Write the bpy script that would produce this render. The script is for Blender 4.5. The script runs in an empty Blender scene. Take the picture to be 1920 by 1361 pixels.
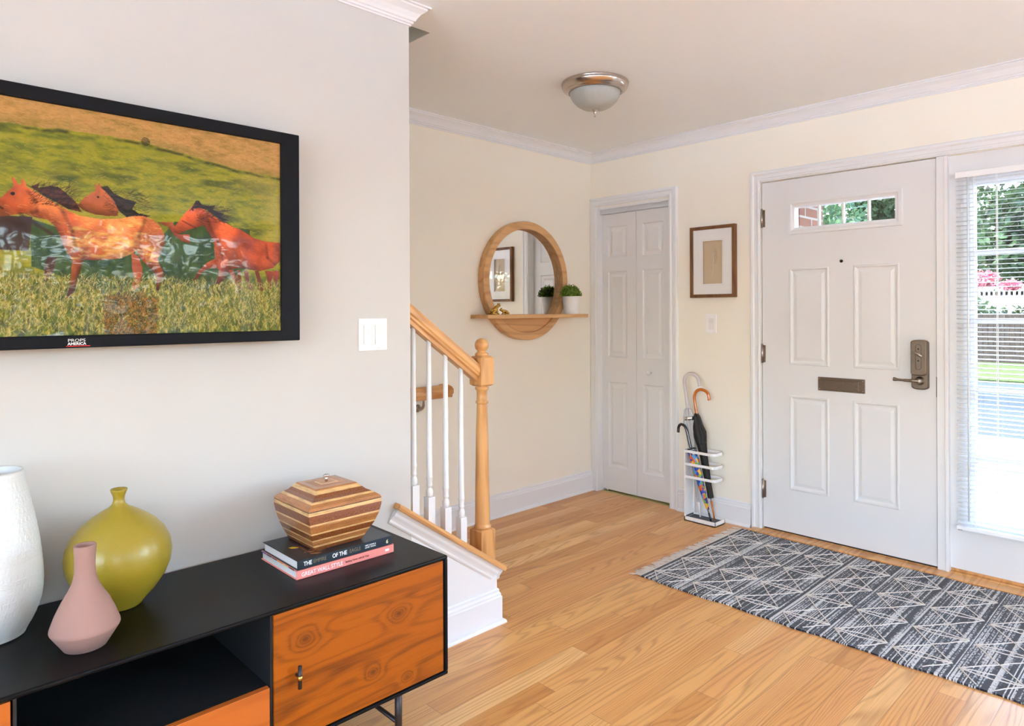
import bpy, bmesh, math, random
import numpy as np
from mathutils import Vector, Matrix
random.seed(7); np.random.seed(7)
sc = bpy.context.scene
C = sc.collection
PI = math.pi

# ------------------------------------------------------------------ camera
W, H = 1920, 1361
f, cx, cy, yaw, roll, h = 1275.23, 975.72, 583.94, math.radians(45.712), math.radians(-0.25), 1.2931
cam_d = bpy.data.cameras.new('camera'); cam = bpy.data.objects.new('camera', cam_d); C.objects.link(cam)
F = Vector((math.cos(yaw), math.sin(yaw), 0)); R = Vector((math.sin(yaw), -math.cos(yaw), 0)); U = Vector((0, 0, 1))
R2 = R*math.cos(roll)+U*math.sin(roll); U2 = U*math.cos(roll)-R*math.sin(roll)
M = Matrix((R2, U2, -F)).transposed().to_4x4(); M.translation = (0, 0, h)
cam.matrix_world = M
cam_d.sensor_width = 36; cam_d.sensor_fit = 'HORIZONTAL'; cam_d.lens = f/W*36
cam_d.shift_x = -(cx-W/2)/W; cam_d.shift_y = (cy-H/2)/W
cam_d.clip_start = .05; cam_d.clip_end = 200
sc.camera = cam
# ------------------------------------------------------------------ colour management
sc.view_settings.view_transform = 'Standard'; sc.view_settings.look = 'None'
sc.view_settings.gamma = 1; sc.view_settings.use_curve_mapping = False
sc.view_settings.exposure = 2.27
sc.cycles.max_bounces = 14; sc.cycles.diffuse_bounces = 8; sc.cycles.glossy_bounces = 5
sc.cycles.transmission_bounces = 10; sc.cycles.transparent_max_bounces = 12
sc.cycles.sample_clamp_indirect = 6
sc.cycles.caustics_reflective = False; sc.cycles.caustics_refractive = False
# ------------------------------------------------------------------ sky and sun
wd = bpy.data.worlds.new('sky'); sc.world = wd; wd.use_nodes = True
wn = wd.node_tree.nodes; bg = wn['Background']
sky = wn.new('ShaderNodeTexSky'); sky.sky_type = 'NISHITA'; sky.sun_disc = False
sky.sun_elevation = math.radians(48); sky.sun_rotation = math.radians(-10); sky.air_density = 1.0; sky.dust_density = 2.5; sky.ozone_density = .6
wd.node_tree.links.new(sky.outputs[0], bg.inputs[0]); bg.inputs[1].default_value = .9
sun_d = bpy.data.lights.new('sun', 'SUN'); sun_d.energy = 5.0; sun_d.angle = .01; sun_d.color = (.82, .94, 1.0)
sun = bpy.data.objects.new('sun', sun_d); C.objects.link(sun)
sun.rotation_euler = Vector((-.06, .34, .94)).to_track_quat('Z', 'Y').to_euler()

XD, YM, YT, ZC, XE = 3.82, 3.1787, 2.1003, 2.425, 1.4755
YB, XL = -4.5, -3.6          # rear wall and far-left wall of the living room (behind the camera)

# window portals (they only guide the sampling of the daylight)
def portal(loc, d, w, hh):
    L = bpy.data.lights.new('portal', 'AREA'); L.shape = 'RECTANGLE'; L.size = w; L.size_y = hh
    L.cycles.is_portal = True
    o = bpy.data.objects.new('portal', L); C.objects.link(o); o.location = loc
    o.rotation_euler = Vector(d).to_track_quat('-Z', 'Y').to_euler()
REARW = (.95, 3.6, .9, 2.22)     # x0,x1,z0,z1
REARW2 = (-3.0, -.7, .6, 2.22)
LEFTW = (-3.9, 1.4, .8, 2.2)    # y0,y1,z0,z1
RIGHTW = (-4.2, -.6, .5, 2.2)
portal((2.275, YB-.16, 1.56), (0, 1, 0), 2.65, 1.32)
portal((-1.85, YB-.16, 1.41), (0, 1, 0), 2.3, 1.62)
portal((XL-.16, -1.25, 1.5), (1, 0, 0), 5.3, 1.4)
portal((XD+.16, -2.4, 1.35), (-1, 0, 0), 3.6, 1.7)

# ------------------------------------------------------------------ node helpers
class NT:
    def __init__(s, name):
        s.m = bpy.data.materials.new(name); s.m.use_nodes = True
        s.t = s.m.node_tree; s.n = s.t.nodes; s.l = s.t.links
        s.b = s.n['Principled BSDF']; s.out = s.n['Material Output']
    def set(s, inp, v):
        if isinstance(v, bpy.types.NodeSocket): s.l.new(v, inp)
        elif v is not None:
            if inp.type == 'RGBA' and len(v) == 3: v = (*v, 1)
            inp.default_value = v
    def N(s, typ, ins=None, out=0, **kw):
        n = s.n.new(typ)
        for k, v in kw.items(): setattr(n, k, v)
        for k, v in (ins or {}).items(): s.set(n.inputs[k], v)
        return n.outputs[out]
    def m2(s, op, a, b=0.0, c=None):
        n = s.n.new('ShaderNodeMath'); n.operation = op
        s.set(n.inputs[0], a); s.set(n.inputs[1], b)
        if c is not None: s.set(n.inputs[2], c)
        return n.outputs[0]
    def pos(s): return s.N('ShaderNodeNewGeometry')
    def obj(s): return s.N('ShaderNodeTexCoord', out=3)
    def sep(s, v):
        n = s.n.new('ShaderNodeSeparateXYZ'); s.set(n.inputs[0], v); return n.outputs
    def com(s, x, y, z):
        n = s.n.new('ShaderNodeCombineXYZ'); s.set(n.inputs[0], x); s.set(n.inputs[1], y); s.set(n.inputs[2], z); return n.outputs[0]
    def noise(s, v, scale=5., detail=2., rough=.5, dist=0.):
        return s.N('ShaderNodeTexNoise', {'Vector': v, 'Scale': scale, 'Detail': detail, 'Roughness': rough, 'Distortion': dist})
    def white(s, v): return s.N('ShaderNodeTexWhiteNoise', {'Vector': v}, noise_dimensions='3D')
    def ramp(s, fac, stops, interp='LINEAR'):
        n = s.n.new('ShaderNodeValToRGB'); s.set(n.inputs[0], fac); r = n.color_ramp; r.interpolation = interp
        while len(r.elements) < len(stops): r.elements.new(.5)
        for e, (p, c) in zip(r.elements, stops):
            e.position = p; e.color = (*c, 1) if len(c) == 3 else c
        return n.outputs[0]
    def mix(s, fac, a, b, blend='MIX'):
        n = s.n.new('ShaderNodeMix'); n.data_type = 'RGBA'; n.blend_type = blend
        s.set(n.inputs[0], fac); s.set(n.inputs[6], a); s.set(n.inputs[7], b); return n.outputs[2]
    def bump(s, hgt, strength=.2, dist=.001):
        o = s.N('ShaderNodeBump', {'Height': hgt, 'Strength': strength, 'Distance': dist}); s.l.new(o, s.b.inputs['Normal']); return o
    def P(s, **kw):
        for k, v in kw.items(): s.set(s.b.inputs[k.replace('_', ' ')], v)
        return s
    def vec(s, v, sx, sy, sz):
        return s.N('ShaderNodeVectorMath', {0: v, 1: (sx, sy, sz)}, operation='MULTIPLY')

def srgb(r, g, b):
    return tuple((c/255/12.92 if c/255 <= .04045 else ((c/255+.055)/1.055)**2.4) for c in (r, g, b))
def plain(name, col, rough=.5, metal=0., noise=.0, nscale=30., bump=0., bscale=200., **kw):
    t = NT(name); c = col
    if noise:
        nz = t.noise(t.obj(), nscale, 3.)
        c = t.mix(nz, tuple(x*(1-noise) for x in col), tuple(min(1, x*(1+noise)) for x in col))
    t.P(Base_Color=c, Roughness=rough, Metallic=metal, **kw)
    if bump: t.bump(t.noise(t.obj(), bscale, 2.), bump, .0005)
    return t.m
def wood(name, light, dark, axis=0, rough=.4, freq=14., grain=1., knots=(), stretch=.13, coat=0., wavec=.50, slope=0.):
    t = NT(name); o = t.obj(); s = t.sep(o)
    oth = [i for i in range(3) if i != axis]
    a, p, q = s[axis], s[oth[0]], s[oth[1]]
    if slope: a, q = t.m2('SUBTRACT', t.m2('MULTIPLY', a, .81), t.m2('MULTIPLY', q, .59)), t.m2('ADD', t.m2('MULTIPLY', q, .81), t.m2('MULTIPLY', a, .59))
    v = t.com(t.m2('MULTIPLY', a, stretch*8), t.m2('MULTIPLY', p, 8.), t.m2('MULTIPLY', q, 8.))
    n = t.noise(v, 1., 2., .45)
    for (k0, k1, kr) in knots:   # ring distortion around knots, (along, other2) plane
        d = t.m2('SQRT', t.m2('ADD', t.m2('POWER', t.m2('MULTIPLY', t.m2('SUBTRACT', a, k0), .7), 2.), t.m2('POWER', t.m2('SUBTRACT', q, k1), 2.)))
        e = t.m2('POWER', 2.718, t.m2('MULTIPLY', d, -1/kr))
        n = t.m2('ADD', n, t.m2('MULTIPLY', e, .55))
    w = t.m2('MULTIPLY', t.m2('ADD', t.m2('SINE', t.m2('MULTIPLY', n, freq*6.28)), 1.), .5)
    fine = t.noise(t.com(t.m2('MULTIPLY', a, 14.), t.m2('MULTIPLY', p, 420.), t.m2('MULTIPLY', q, 420.)), 1., 2.)
    big = t.noise(v, .6, 1.)
    streak = t.noise(t.com(t.m2('MULTIPLY', a, 2.2), t.m2('ADD', t.m2('MULTIPLY', p, 60.), t.m2('MULTIPLY', n, 6.)), t.m2('ADD', t.m2('MULTIPLY', q, 60.), t.m2('MULTIPLY', n, 6.))), 1., 3., .6)
    fine = t.m2('ADD', fine, t.m2('MULTIPLY', t.m2('SUBTRACT', streak, .5), 1.1))
    k = t.m2('ADD', t.m2('MULTIPLY', t.m2('POWER', w, 2.2), wavec*grain), t.m2('MULTIPLY', t.m2('SUBTRACT', fine, .5), .5*grain))
    k = t.m2('ADD', k, t.m2('MULTIPLY', t.m2('SUBTRACT', big, .5), .9))
    c = t.mix(k, light, dark)
    for (k0, k1, kr) in knots:
        d = t.m2('SQRT', t.m2('ADD', t.m2('POWER', t.m2('MULTIPLY', t.m2('SUBTRACT', a, k0), .7), 2.), t.m2('POWER', t.m2('SUBTRACT', q, k1), 2.)))
        e = t.m2('MULTIPLY', t.m2('POWER', 2.718, t.m2('MULTIPLY', d, -1.6/kr)), .7)
        c = t.mix(e, c, tuple(x*.35 for x in dark))
    t.P(Base_Color=c, Roughness=rough, Coat_Weight=coat, Coat_Roughness=.15, Specular_IOR_Level=.3)
    t.bump(fine, .12, .0004)
    return t.m

# ------------------------------------------------------------------ mesh helpers
class MB:
    def __init__(s): s.v = []; s.f = []; s.mi = []; s.sm = []
    def add(s, vs, fs, mi=0, smooth=False):
        o = len(s.v); s.v += [tuple(x) for x in vs]
        for f_ in fs: s.f.append(tuple(i+o for i in f_)); s.mi.append(mi); s.sm.append(smooth)
        return s
    def box(s, x0, x1, y0, y1, z0, z1, mi=0):
        x0, x1 = sorted((x0, x1)); y0, y1 = sorted((y0, y1)); z0, z1 = sorted((z0, z1))
        return s.add([(x0,y0,z0),(x1,y0,z0),(x1,y1,z0),(x0,y1,z0),(x0,y0,z1),(x1,y0,z1),(x1,y1,z1),(x0,y1,z1)],
              [(0,3,2,1),(4,5,6,7),(0,1,5,4),(1,2,6,5),(2,3,7,6),(3,0,4,7)], mi)
    def lathe(s, prof, c=(0,0,0), n=32, mi=0, smooth=True, axis=None, flut=None):
        """prof: (r,z) list; revolved about z through c, or about 'axis' direction"""
        q = Vector((0,0,1)).rotation_difference(Vector(axis)) if axis is not None else None
        vs = []; c = Vector(c)
        for (r, z) in prof:
            for i in range(n):
                a = 2*PI*i/n; rr = r*(1+(flut(a, z) if flut else 0))
                p = Vector((rr*math.cos(a), rr*math.sin(a), z))
                if q: p = q @ p
                vs.append(p+c)
        fs = [(k*n+i, k*n+(i+1) % n, (k+1)*n+(i+1) % n, (k+1)*n+i) for k in range(len(prof)-1) for i in range(n)]
        s.add(vs, fs, mi, smooth)
        o = len(s.v)-len(vs)
        for k in (0, len(prof)-1):
            if prof[k][0] > 1e-5:
                ring = [o+k*n+i for i in range(n)]
                s.f.append(tuple(ring if k else ring[::-1])); s.mi.append(mi); s.sm.append(False)
        return s
    def tube(s, pts, r, n=10, mi=0, caps=True, flat=1.):
        pts = [Vector(p) for p in pts]; rs = r if isinstance(r, (list, tuple)) else [r]*len(pts)
        vs = []; up = None
        for i, p in enumerate(pts):
            d = (pts[min(i+1, len(pts)-1)]-pts[max(i-1, 0)]).normalized()
            if up is None: up = Vector((0,0,1)) if abs(d.z) < .9 else Vector((1,0,0))
            a = d.cross(up).normalized(); b = a.cross(d).normalized(); up = b
            for k in range(n):
                t = 2*PI*k/n; vs.append(p+a*math.cos(t)*rs[i]+b*math.sin(t)*rs[i]*flat)
        fs = [(k*n+i, k*n+(i+1) % n, (k+1)*n+(i+1) % n, (k+1)*n+i) for k in range(len(pts)-1) for i in range(n)]
        if caps: fs += [tuple(range(n))[::-1], tuple((len(pts)-1)*n+i for i in range(n))]
        return s.add(vs, fs, mi, True)
    def prism(s, poly, a0, a1, axis=1, mi=0):
        """poly of 2D points extruded along axis between a0,a1 (axis 0: (y,z); 1: (x,z); 2: (x,y))"""
        def P(u, v, a): return {0: (a,u,v), 1: (u,a,v), 2: (u,v,a)}[axis]
        n = len(poly)
        vs = [P(u, v, a0) for u, v in poly]+[P(u, v, a1) for u, v in poly]
        return s.add(vs, [tuple(range(n)), tuple(range(2*n-1, n-1, -1))]+[(i, i+n, (i+1) % n+n, (i+1) % n) for i in range(n)], mi)
    def run(s, prof, p0, p1, O, Up, m0=0., m1=0., mu0=0., mu1=0., mi=0):
        """moulding: profile (out,up) swept from p0 to p1 with mitres"""
        p0, p1, O, Up = map(Vector, (p0, p1, O, Up)); d = (p1-p0).normalized(); n = len(prof)
        vs = [p0+O*a+Up*b-d*(m0*a+mu0*b) for a, b in prof]+[p1+O*a+Up*b+d*(m1*a+mu1*b) for a, b in prof]
        return s.add(vs, [tuple(range(n)), tuple(range(2*n-1, n-1, -1))]+[(i, i+n, (i+1) % n+n, (i+1) % n) for i in range(n)], mi)
    def mesh(s, name, mats, bevel=0, seg=2, recalc=True):
        me = bpy.data.meshes.new(name); me.from_pydata(s.v, [], s.f)
        for m in mats: me.materials.append(m)
        me.polygons.foreach_set('material_index', s.mi); me.polygons.foreach_set('use_smooth', s.sm)
        bm = bmesh.new(); bm.from_mesh(me)
        if recalc: bmesh.ops.recalc_face_normals(bm, faces=bm.faces)
        if bevel:
            ed = [e for e in bm.edges if len(e.link_faces) == 2 and e.calc_face_angle(0) > .6]
            bmesh.ops.bevel(bm, geom=ed, offset=bevel, segments=seg, profile=.5, affect='EDGES', clamp_overlap=True)
        bm.to_mesh(me); bm.free(); me.update()
        return me
    def build(s, name, mats, parent=None, loc=None, rot=None, **kw):
        if not isinstance(mats, (list, tuple)): mats = [mats]
        o = bpy.data.objects.new(name, s.mesh(name, mats, **kw)); C.objects.link(o)
        if loc is not None: o.location = loc
        if rot is not None: o.rotation_euler = rot
        if parent: o.parent = parent
        return o
def tag(o, label=None, cat=None, group=None, kind=None):
    if label: o['label'] = label
    if cat: o['category'] = cat
    if group: o['group'] = group
    if kind: o['kind'] = kind
    return o
def thing(name, loc, label, cat, rz=0, group=None, kind=None, rot=None):
    o = bpy.data.objects.new(name, None); C.objects.link(o); o.location = loc
    o.rotation_euler = rot or (0, 0, rz); o.empty_display_size = .05
    return tag(o, label, cat, group, kind)
def catmull(pts, n=8):
    pts = [Vector(p) for p in pts]; P = [pts[0]]+pts+[pts[-1]]; out = []
    for i in range(1, len(P)-2):
        for k in range(n):
            t = k/n
            out.append(.5*((2*P[i])+(P[i+1]-P[i-1])*t+(2*P[i-1]-5*P[i]+4*P[i+1]-P[i+2])*t*t+(3*P[i]-P[i-1]-3*P[i+1]+P[i+2])*t**3))
    out.append(P[-2]); return out
def text(name, body, size, mat, parent, loc, xdir, updir, extrude=.0003, align='LEFT', sx=1., bold=0.):
    cu = bpy.data.curves.new(name, 'FONT'); cu.body = body; cu.size = size; cu.extrude = extrude; cu.align_x = align; cu.offset = bold
    cu.resolution_u = 3
    o = bpy.data.objects.new(name, cu); C.objects.link(o)
    dg = bpy.context.evaluated_depsgraph_get(); me = bpy.data.meshes.new_from_object(o.evaluated_get(dg))
    bpy.data.objects.remove(o); me.materials.clear(); me.materials.append(mat)
    o = bpy.data.objects.new(name, me); C.objects.link(o); o.parent = parent
    x = Vector(xdir).normalized(); y = Vector(updir).normalized(); z = x.cross(y)
    o.matrix_local = Matrix.Translation(loc) @ Matrix((x, y, z)).transposed().to_4x4() @ Matrix.Diagonal((sx, 1, 1, 1))
    return o

# ------------------------------------------------------------------ materials
M = {}
def wallpaint(name, col):
    t = NT(name); n = t.noise(t.pos(), 3., 2.)
    t.P(Base_Color=t.mix(n, tuple(c*.985 for c in col), col), Roughness=.75, Specular_IOR_Level=.3)
    t.bump(t.noise(t.pos(), 260., 3.), .06, .0006); return t.m
M['greige'] = wallpaint('greige paint', (.60, .588, .562))
M['cream'] = wallpaint('cream paint', (.89, .85, .745))
M['ceil'] = wallpaint('ceiling paint', (.88, .925, .95))
M['trim'] = plain('white trim paint', (.79, .80, .81), .35, bump=.03, bscale=40.)
M['door'] = plain('white door paint', (.75, .755, .76), .38, bump=.03, bscale=60.)
M['plastic'] = plain('white plastic', (.88, .88, .88), .3)
M['vinyl'] = plain('white blind vinyl', (.88, .90, .92), .4)
M['nickel'] = plain('brushed nickel', (.42, .36, .31), .28, 1., noise=.15, nscale=120.)
M['antique'] = plain('antique nickel', (.24, .19, .145), .36, 1., noise=.2, nscale=90.)
M['steel'] = plain('polished steel', (.7, .7, .7), .15, 1.)
M['dark'] = plain('dark gap', (.015, .013, .012), .7)
M['black'] = plain('black lacquer', (.0045, .0045, .005), .30, noise=.2, IOR=1.22)
M['blackin'] = plain('black interior', (.008, .008, .009), .6)
M['bronze'] = plain('dark bronze tube', (.035, .024, .022), .35, .4)
M['tvframe'] = plain('charcoal bezel', (.009, .0095, .0125), .5, bump=.1, bscale=600., IOR=1.2)
M['brass'] = plain('brass', (.75, .48, .14), .25, 1.)
M['gold'] = plain('polished gold', (.62, .38, .085), .12, 1., noise=.1)
M['rubber'] = plain('grey mat', (.10, .10, .105), .8)
M['oakrail'] = wood('oak railing', srgb(220, 166, 106), srgb(166, 104, 50), 0, .35, 9., 1., coat=.3)
M['oakslope'] = wood('oak sloped rail', srgb(220, 166, 106), srgb(166, 104, 50), 0, .35, 9., 1., coat=.3, slope=1.)
M['oakpost'] = wood('oak post', srgb(216, 162, 102), srgb(160, 100, 48), 2, .35, 9., 1., coat=.3)
M['oakmirror'] = wood('pale oak frame', srgb(216, 172, 122), srgb(160, 112, 66), 0, .5, 6., .8)
KNOTS = [(-.185, .080, .022), (.014, -.080, .012), (.128, -.135, .009), (.10, .056, .02)]
M['teak'] = wood('teak door', srgb(162, 82, 8), srgb(78, 32, 4), 0, .4, 10., 1.5,
                 knots=KNOTS, stretch=.10, coat=.0, wavec=.26)
M['teak2'] = wood('teak drawer', srgb(186, 98, 36), srgb(140, 66, 20), 0, .4, 8., .7, stretch=.1)
M['walnut'] = wood('walnut frame', srgb(122, 84, 52), srgb(78, 50, 30), 2, .45, 8., .8)

def floor_mat():
    t = NT('oak strip floor'); s = t.sep(t.pos()); X, Y = s[0], s[1]; bw = .083
    yr = t.m2('DIVIDE', Y, bw); row = t.m2('FLOOR', yr); fy = t.m2('FRACT', yr)
    r1 = t.white(t.com(row, 3.3, 0.)); r2 = t.white(t.com(row, 9.1, 4.))
    L = t.m2('ADD', .75, t.m2('MULTIPLY', r2, .8))
    xr = t.m2('DIVIDE', t.m2('ADD', X, t.m2('MULTIPLY', r1, 9.)), L); col = t.m2('FLOOR', xr); fx = t.m2('FRACT', xr)
    idn = t.white(t.com(row, col, 1.)); id2 = t.white(t.com(row, col, 7.)); id3 = t.white(t.com(row, col, 13.))
    zoff = t.m2('MULTIPLY', idn, 40.)
    # cathedral grain: contours of a stretched noise
    n = t.noise(t.com(t.m2('MULTIPLY', X, .75), t.m2('MULTIPLY', Y, 7.5), zoff), 1., 1.6, .4)
    tilt = t.m2('MULTIPLY', Y, t.m2('MULTIPLY', t.m2('SUBTRACT', id2, .30), 9.))
    w = t.m2('SINE', t.m2('MULTIPLY', t.m2('ADD', n, tilt), t.m2('ADD', 60., t.m2('MULTIPLY', id3, 110.))))
    w = t.m2('POWER', t.m2('MULTIPLY', t.m2('ADD', w, 1.), .5), 3.)
    fine = t.noise(t.com(t.m2('MULTIPLY', X, 5.), t.m2('MULTIPLY', Y, 260.), zoff), 1., 3., .65)
    wide = t.noise(t.com(t.m2('MULTIPLY', X, 1.5), t.m2('MULTIPLY', Y, 22.), zoff), 1., 2.)
    base = t.ramp(idn, [(0, srgb(204, 140, 70)), (.25, srgb(224, 164, 90)), (.55, srgb(233, 178, 106)), (.8, srgb(222, 158, 90)), (1, srgb(242, 196, 128))])
    base = t.mix(t.m2('MULTIPLY', id2, .35), base, srgb(222, 154, 90))
    k = t.m2('ADD', t.m2('MULTIPLY', w, .38), t.m2('MULTIPLY', t.m2('SUBTRACT', fine, .47), .95))
    k = t.m2('ADD', k, t.m2('MULTIPLY', t.m2('SUBTRACT', wide, .5), .7))
    k = t.m2('MAXIMUM', t.m2('MINIMUM', k, 1.), 0.)
    c = t.mix(k, base, srgb(158, 94, 38))
    ey = t.m2('LESS_THAN', t.m2('MINIMUM', fy, t.m2('SUBTRACT', 1., fy)), .009)
    ex = t.m2('LESS_THAN', t.m2('MULTIPLY', t.m2('MINIMUM', fx, t.m2('SUBTRACT', 1., fx)), L), .0009)
    e = t.m2('MULTIPLY', t.m2('MAXIMUM', ex, ey), .55)
    c = t.mix(e, c, srgb(96, 54, 24))
    t.P(Base_Color=c, Roughness=t.m2('ADD', .30, t.m2('MULTIPLY', fine, .12)), Coat_Weight=.15, Coat_Roughness=.2)
    t.bump(t.m2('SUBTRACT', t.m2('MULTIPLY', k, .3), t.m2('MULTIPLY', e, 2.)), .15, .0006)
    return t.m
M['floor'] = floor_mat()
def rug_mat():
    t = NT('woven rug'); s = t.sep(t.pos()); X, Y = s[0], s[1]
    row = t.m2('FLOOR', t.m2('DIVIDE', Y, .0042)); fr = t.m2('FRACT', t.m2('DIVIDE', Y, .0042))
    rr = t.white(t.com(row, 2., 5.))
    n = t.noise(t.com(t.m2('ADD', t.m2('MULTIPLY', X, 80.), t.m2('MULTIPLY', rr, 90.)), rr, 3.), 1., 3., .7)
    big = t.noise(t.com(t.m2('MULTIPLY', X, 5.), t.m2('MULTIPLY', Y, 16.), 0.), 1., 3.)
    v = t.m2('ADD', t.m2('MULTIPLY', n, .75), t.m2('MULTIPLY', t.m2('SUBTRACT', rr, .5), .35))
    v = t.m2('ADD', v, t.m2('MULTIPLY', t.m2('SUBTRACT', big, .5), .45))
    c = t.ramp(v, [(.24, srgb(24, 27, 36)), (.375, srgb(44, 49, 60)), (.42, srgb(108, 114, 124)), (.475, srgb(206, 206, 204)), (.75, srgb(232, 230, 226))])
    t.P(Base_Color=c, Roughness=.9, Specular_IOR_Level=.25, Sheen_Weight=.3)
    dot = t.m2('MULTIPLY', t.m2('SINE', t.m2('MULTIPLY', fr, PI)), t.m2('ADD', .6, t.m2('SINE', t.m2('MULTIPLY', X, 1100.))))
    t.bump(dot, .7, .0015); return t.m
M['rug'] = rug_mat()
M['cord'] = plain('cream cord', srgb(222, 214, 204), .9, noise=.15, nscale=400., bump=.5, bscale=900.)
def screen_mat():
    t = NT('printed screen')
    c = t.N('ShaderNodeVertexColor', layer_name='picture')
    t.P(Base_Color=c, Roughness=.45, Specular_IOR_Level=.1, Coat_Weight=.55, Coat_Roughness=.02)
    s = t.sep(t.pos())
    wv = t.noise(t.com(t.m2('MULTIPLY', s[0], 5.), 0., t.m2('MULTIPLY', s[2], 9.)), 1., 2.)
    b = t.N('ShaderNodeBump', {'Height': wv, 'Strength': .35, 'Distance': .004})
    t.l.new(b, t.b.inputs['Coat Normal'])
    return t.m
M['screen'] = screen_mat()
def glass_mat(name='window glass', tint=(1, 1, 1), rough=0.0, refl=.08):
    t = NT(name)
    tr = t.N('ShaderNodeBsdfTransparent', {'Color': tint}); gl = t.N('ShaderNodeBsdfGlossy', {'Color': (1, 1, 1), 'Roughness': rough})
    lw = t.N('ShaderNodeLayerWeight', {'Blend': .5}, out=1); fr = t.m2('ADD', .03, t.m2('MULTIPLY', t.m2('POWER', lw, 5.), .9))
    mx = t.n.new('ShaderNodeMixShader'); t.l.new(fr, mx.inputs[0]); t.l.new(tr, mx.inputs[1]); t.l.new(gl, mx.inputs[2])
    t.l.new(mx.outputs[0], t.out.inputs[0]); return t.m
M['glass'] = glass_mat()
M['mirror'] = plain('mirror', (.93, .94, .93), .0, 1.)
def ceramic(name, col, rough, patt=None, coat=0.):
    t = NT(name); o = t.obj(); s = t.sep(o)
    n = t.noise(o, 700., 2.) if patt == 'speckle' else t.noise(o, 12., 2.)
    k = .22 if patt == 'speckle' else .05
    t.P(Base_Color=t.mix(n, tuple(c*(1-k) for c in col), tuple(min(1, c*(1+k)) for c in col)), Roughness=rough, Coat_Weight=coat, Coat_Roughness=.12)
    if patt == 'maze':
        th = t.m2('ARCTAN2', s[1], s[0])
        h = None
        for N_, dz, ph in ((52., .0115, 0.), ):
            u0 = t.m2('MULTIPLY', th, N_/(2*PI)); u = t.m2('FRACT', u0); v0 = t.m2('DIVIDE', s[2], dz); v = t.m2('FRACT', v0)
            r = t.white(t.com(t.m2('FLOOR', u0), t.m2('FLOOR', v0), 0.))
            du = t.m2('ABSOLUTE', t.m2('SUBTRACT', u, .5)); dv = t.m2('ABSOLUTE', t.m2('SUBTRACT', v, .5))
            du = t.m2('MULTIPLY', du, t.m2('ADD', .85, t.m2('MULTIPLY', r, .5)))
            d = t.m2('MAXIMUM', du, dv)
            h = t.m2('SINE', t.m2('MULTIPLY', d, 2*PI*4.2))
        t.bump(h, 1., .0028)
    elif patt == 'speckle': t.bump(n, .1, .0004)
    else: t.bump(t.noise(o, 300., 2.), .05, .0004)
    return t.m
M['vwhite'] = ceramic('white embossed glaze', (.66, .68, .67), .3, None, .2)
M['vgreen'] = ceramic('olive glaze', srgb(156, 136, 40), .34, 'speckle', .15)
M['vpink'] = ceramic('matt pink clay', srgb(158, 122, 112), .75)
M['pot'] = plain('white pot glaze', (.85, .85, .85), .35)
M['soil'] = plain('soil', (.03, .02, .012), .95, noise=.4)
def leaf_mat(name, c1, c2, scale=30., rough=.5, trans=.0):
    t = NT(name); n = t.noise(t.obj(), scale, 3.)
    t.P(Base_Color=t.ramp(n, [(.3, c1), (.7, c2)]), Roughness=rough, Specular_IOR_Level=.2)
    if trans:
        tl = t.N('ShaderNodeBsdfTranslucent', {'Color': c2}); mx = t.n.new('ShaderNodeMixShader'); mx.inputs[0].default_value = trans
        t.l.new(t.b.outputs[0], mx.inputs[1]); t.l.new(tl, mx.inputs[2]); t.l.new(mx.outputs[0], t.out.inputs[0])
    return t.m
M['potleaf'] = leaf_mat('boxwood leaves', srgb(38, 78, 20), srgb(150, 178, 74), 60.)
M['treeleaf'] = leaf_mat('tree leaves', srgb(18, 32, 22), srgb(62, 84, 52), 1.2, .4, .25)
M['treeleaf2'] = leaf_mat('pale tree leaves', srgb(34, 56, 40), srgb(78, 104, 70), 1.2, .4, .3)
M['flower'] = leaf_mat('pink blossom', srgb(150, 60, 74), srgb(190, 110, 120), 3.)
M['bark'] = plain('bark', (.11, .075, .05), .9, noise=.4, nscale=8.)
M['grass'] = plain('lawn', srgb(52, 62, 38), .95, noise=.5, nscale=6., Specular_IOR_Level=0.)
M['asphalt'] = plain('asphalt', (.030, .038, .047), .95, noise=.2, nscale=3., Specular_IOR_Level=0.)
M['concrete'] = plain('pale concrete', (.27, .28, .29), .95, noise=.08, nscale=2., Specular_IOR_Level=0.)
M['fence'] = wood('weathered fence', srgb(60, 54, 48), srgb(36, 32, 28), 2, .95, 6.)
M['fence'].node_tree.nodes['Principled BSDF'].inputs['Specular IOR Level'].default_value = 0
def brick_mat():
    t = NT('red brick'); s = t.sep(t.pos())
    v = t.com(t.m2('ADD', s[0], s[1]), s[2], 0.)
    c = t.N('ShaderNodeTexBrick', {'Vector': v, 'Color1': (*srgb(130, 88, 70), 1), 'Color2': (*srgb(120, 76, 62), 1), 'Mortar': (*srgb(150, 142, 134), 1), 'Scale': 1., 'Mortar Size': .008, 'Brick Width': .21, 'Row Height': .075})
    t.P(Base_Color=c, Roughness=.9); return t.m
M['brick'] = brick_mat()

# ------------------------------------------------------------------ room shell
def struct(o, label, cat): return tag(o, label, cat, kind='structure')
mb = MB().box(XL-.2, XD+.02, YB-.2, YM+.2, -.12, 0); struct(mb.build('floor', M['floor']), 'oak strip floor running through living room and hall', 'floor')
mb = MB()   # ceiling with stairwell opening
ox, oy = 1.668, 2.228
mb.box(XL-.2, XD+.15, YB-.2, oy, ZC, ZC+.2); mb.box(ox, XD+.15, oy, YM+.15, ZC, ZC+.2)
struct(mb.build('ceiling', M['ceil']), 'flat pale ceiling with the stairwell opening', 'ceiling')
mb = MB()   # stairwell shaft above the ceiling
mb.box(XL-.2, ox, oy-.02, oy, ZC+.2, 4.6); mb.box(ox, ox+.1, oy-.02, YM, ZC+.2, 4.6); mb.box(XL-.2, ox+.1, oy-.02, YM+.12, 4.6, 4.7); mb.box(XL-.1, XL, oy, YM, ZC+.2, 4.6)
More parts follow.
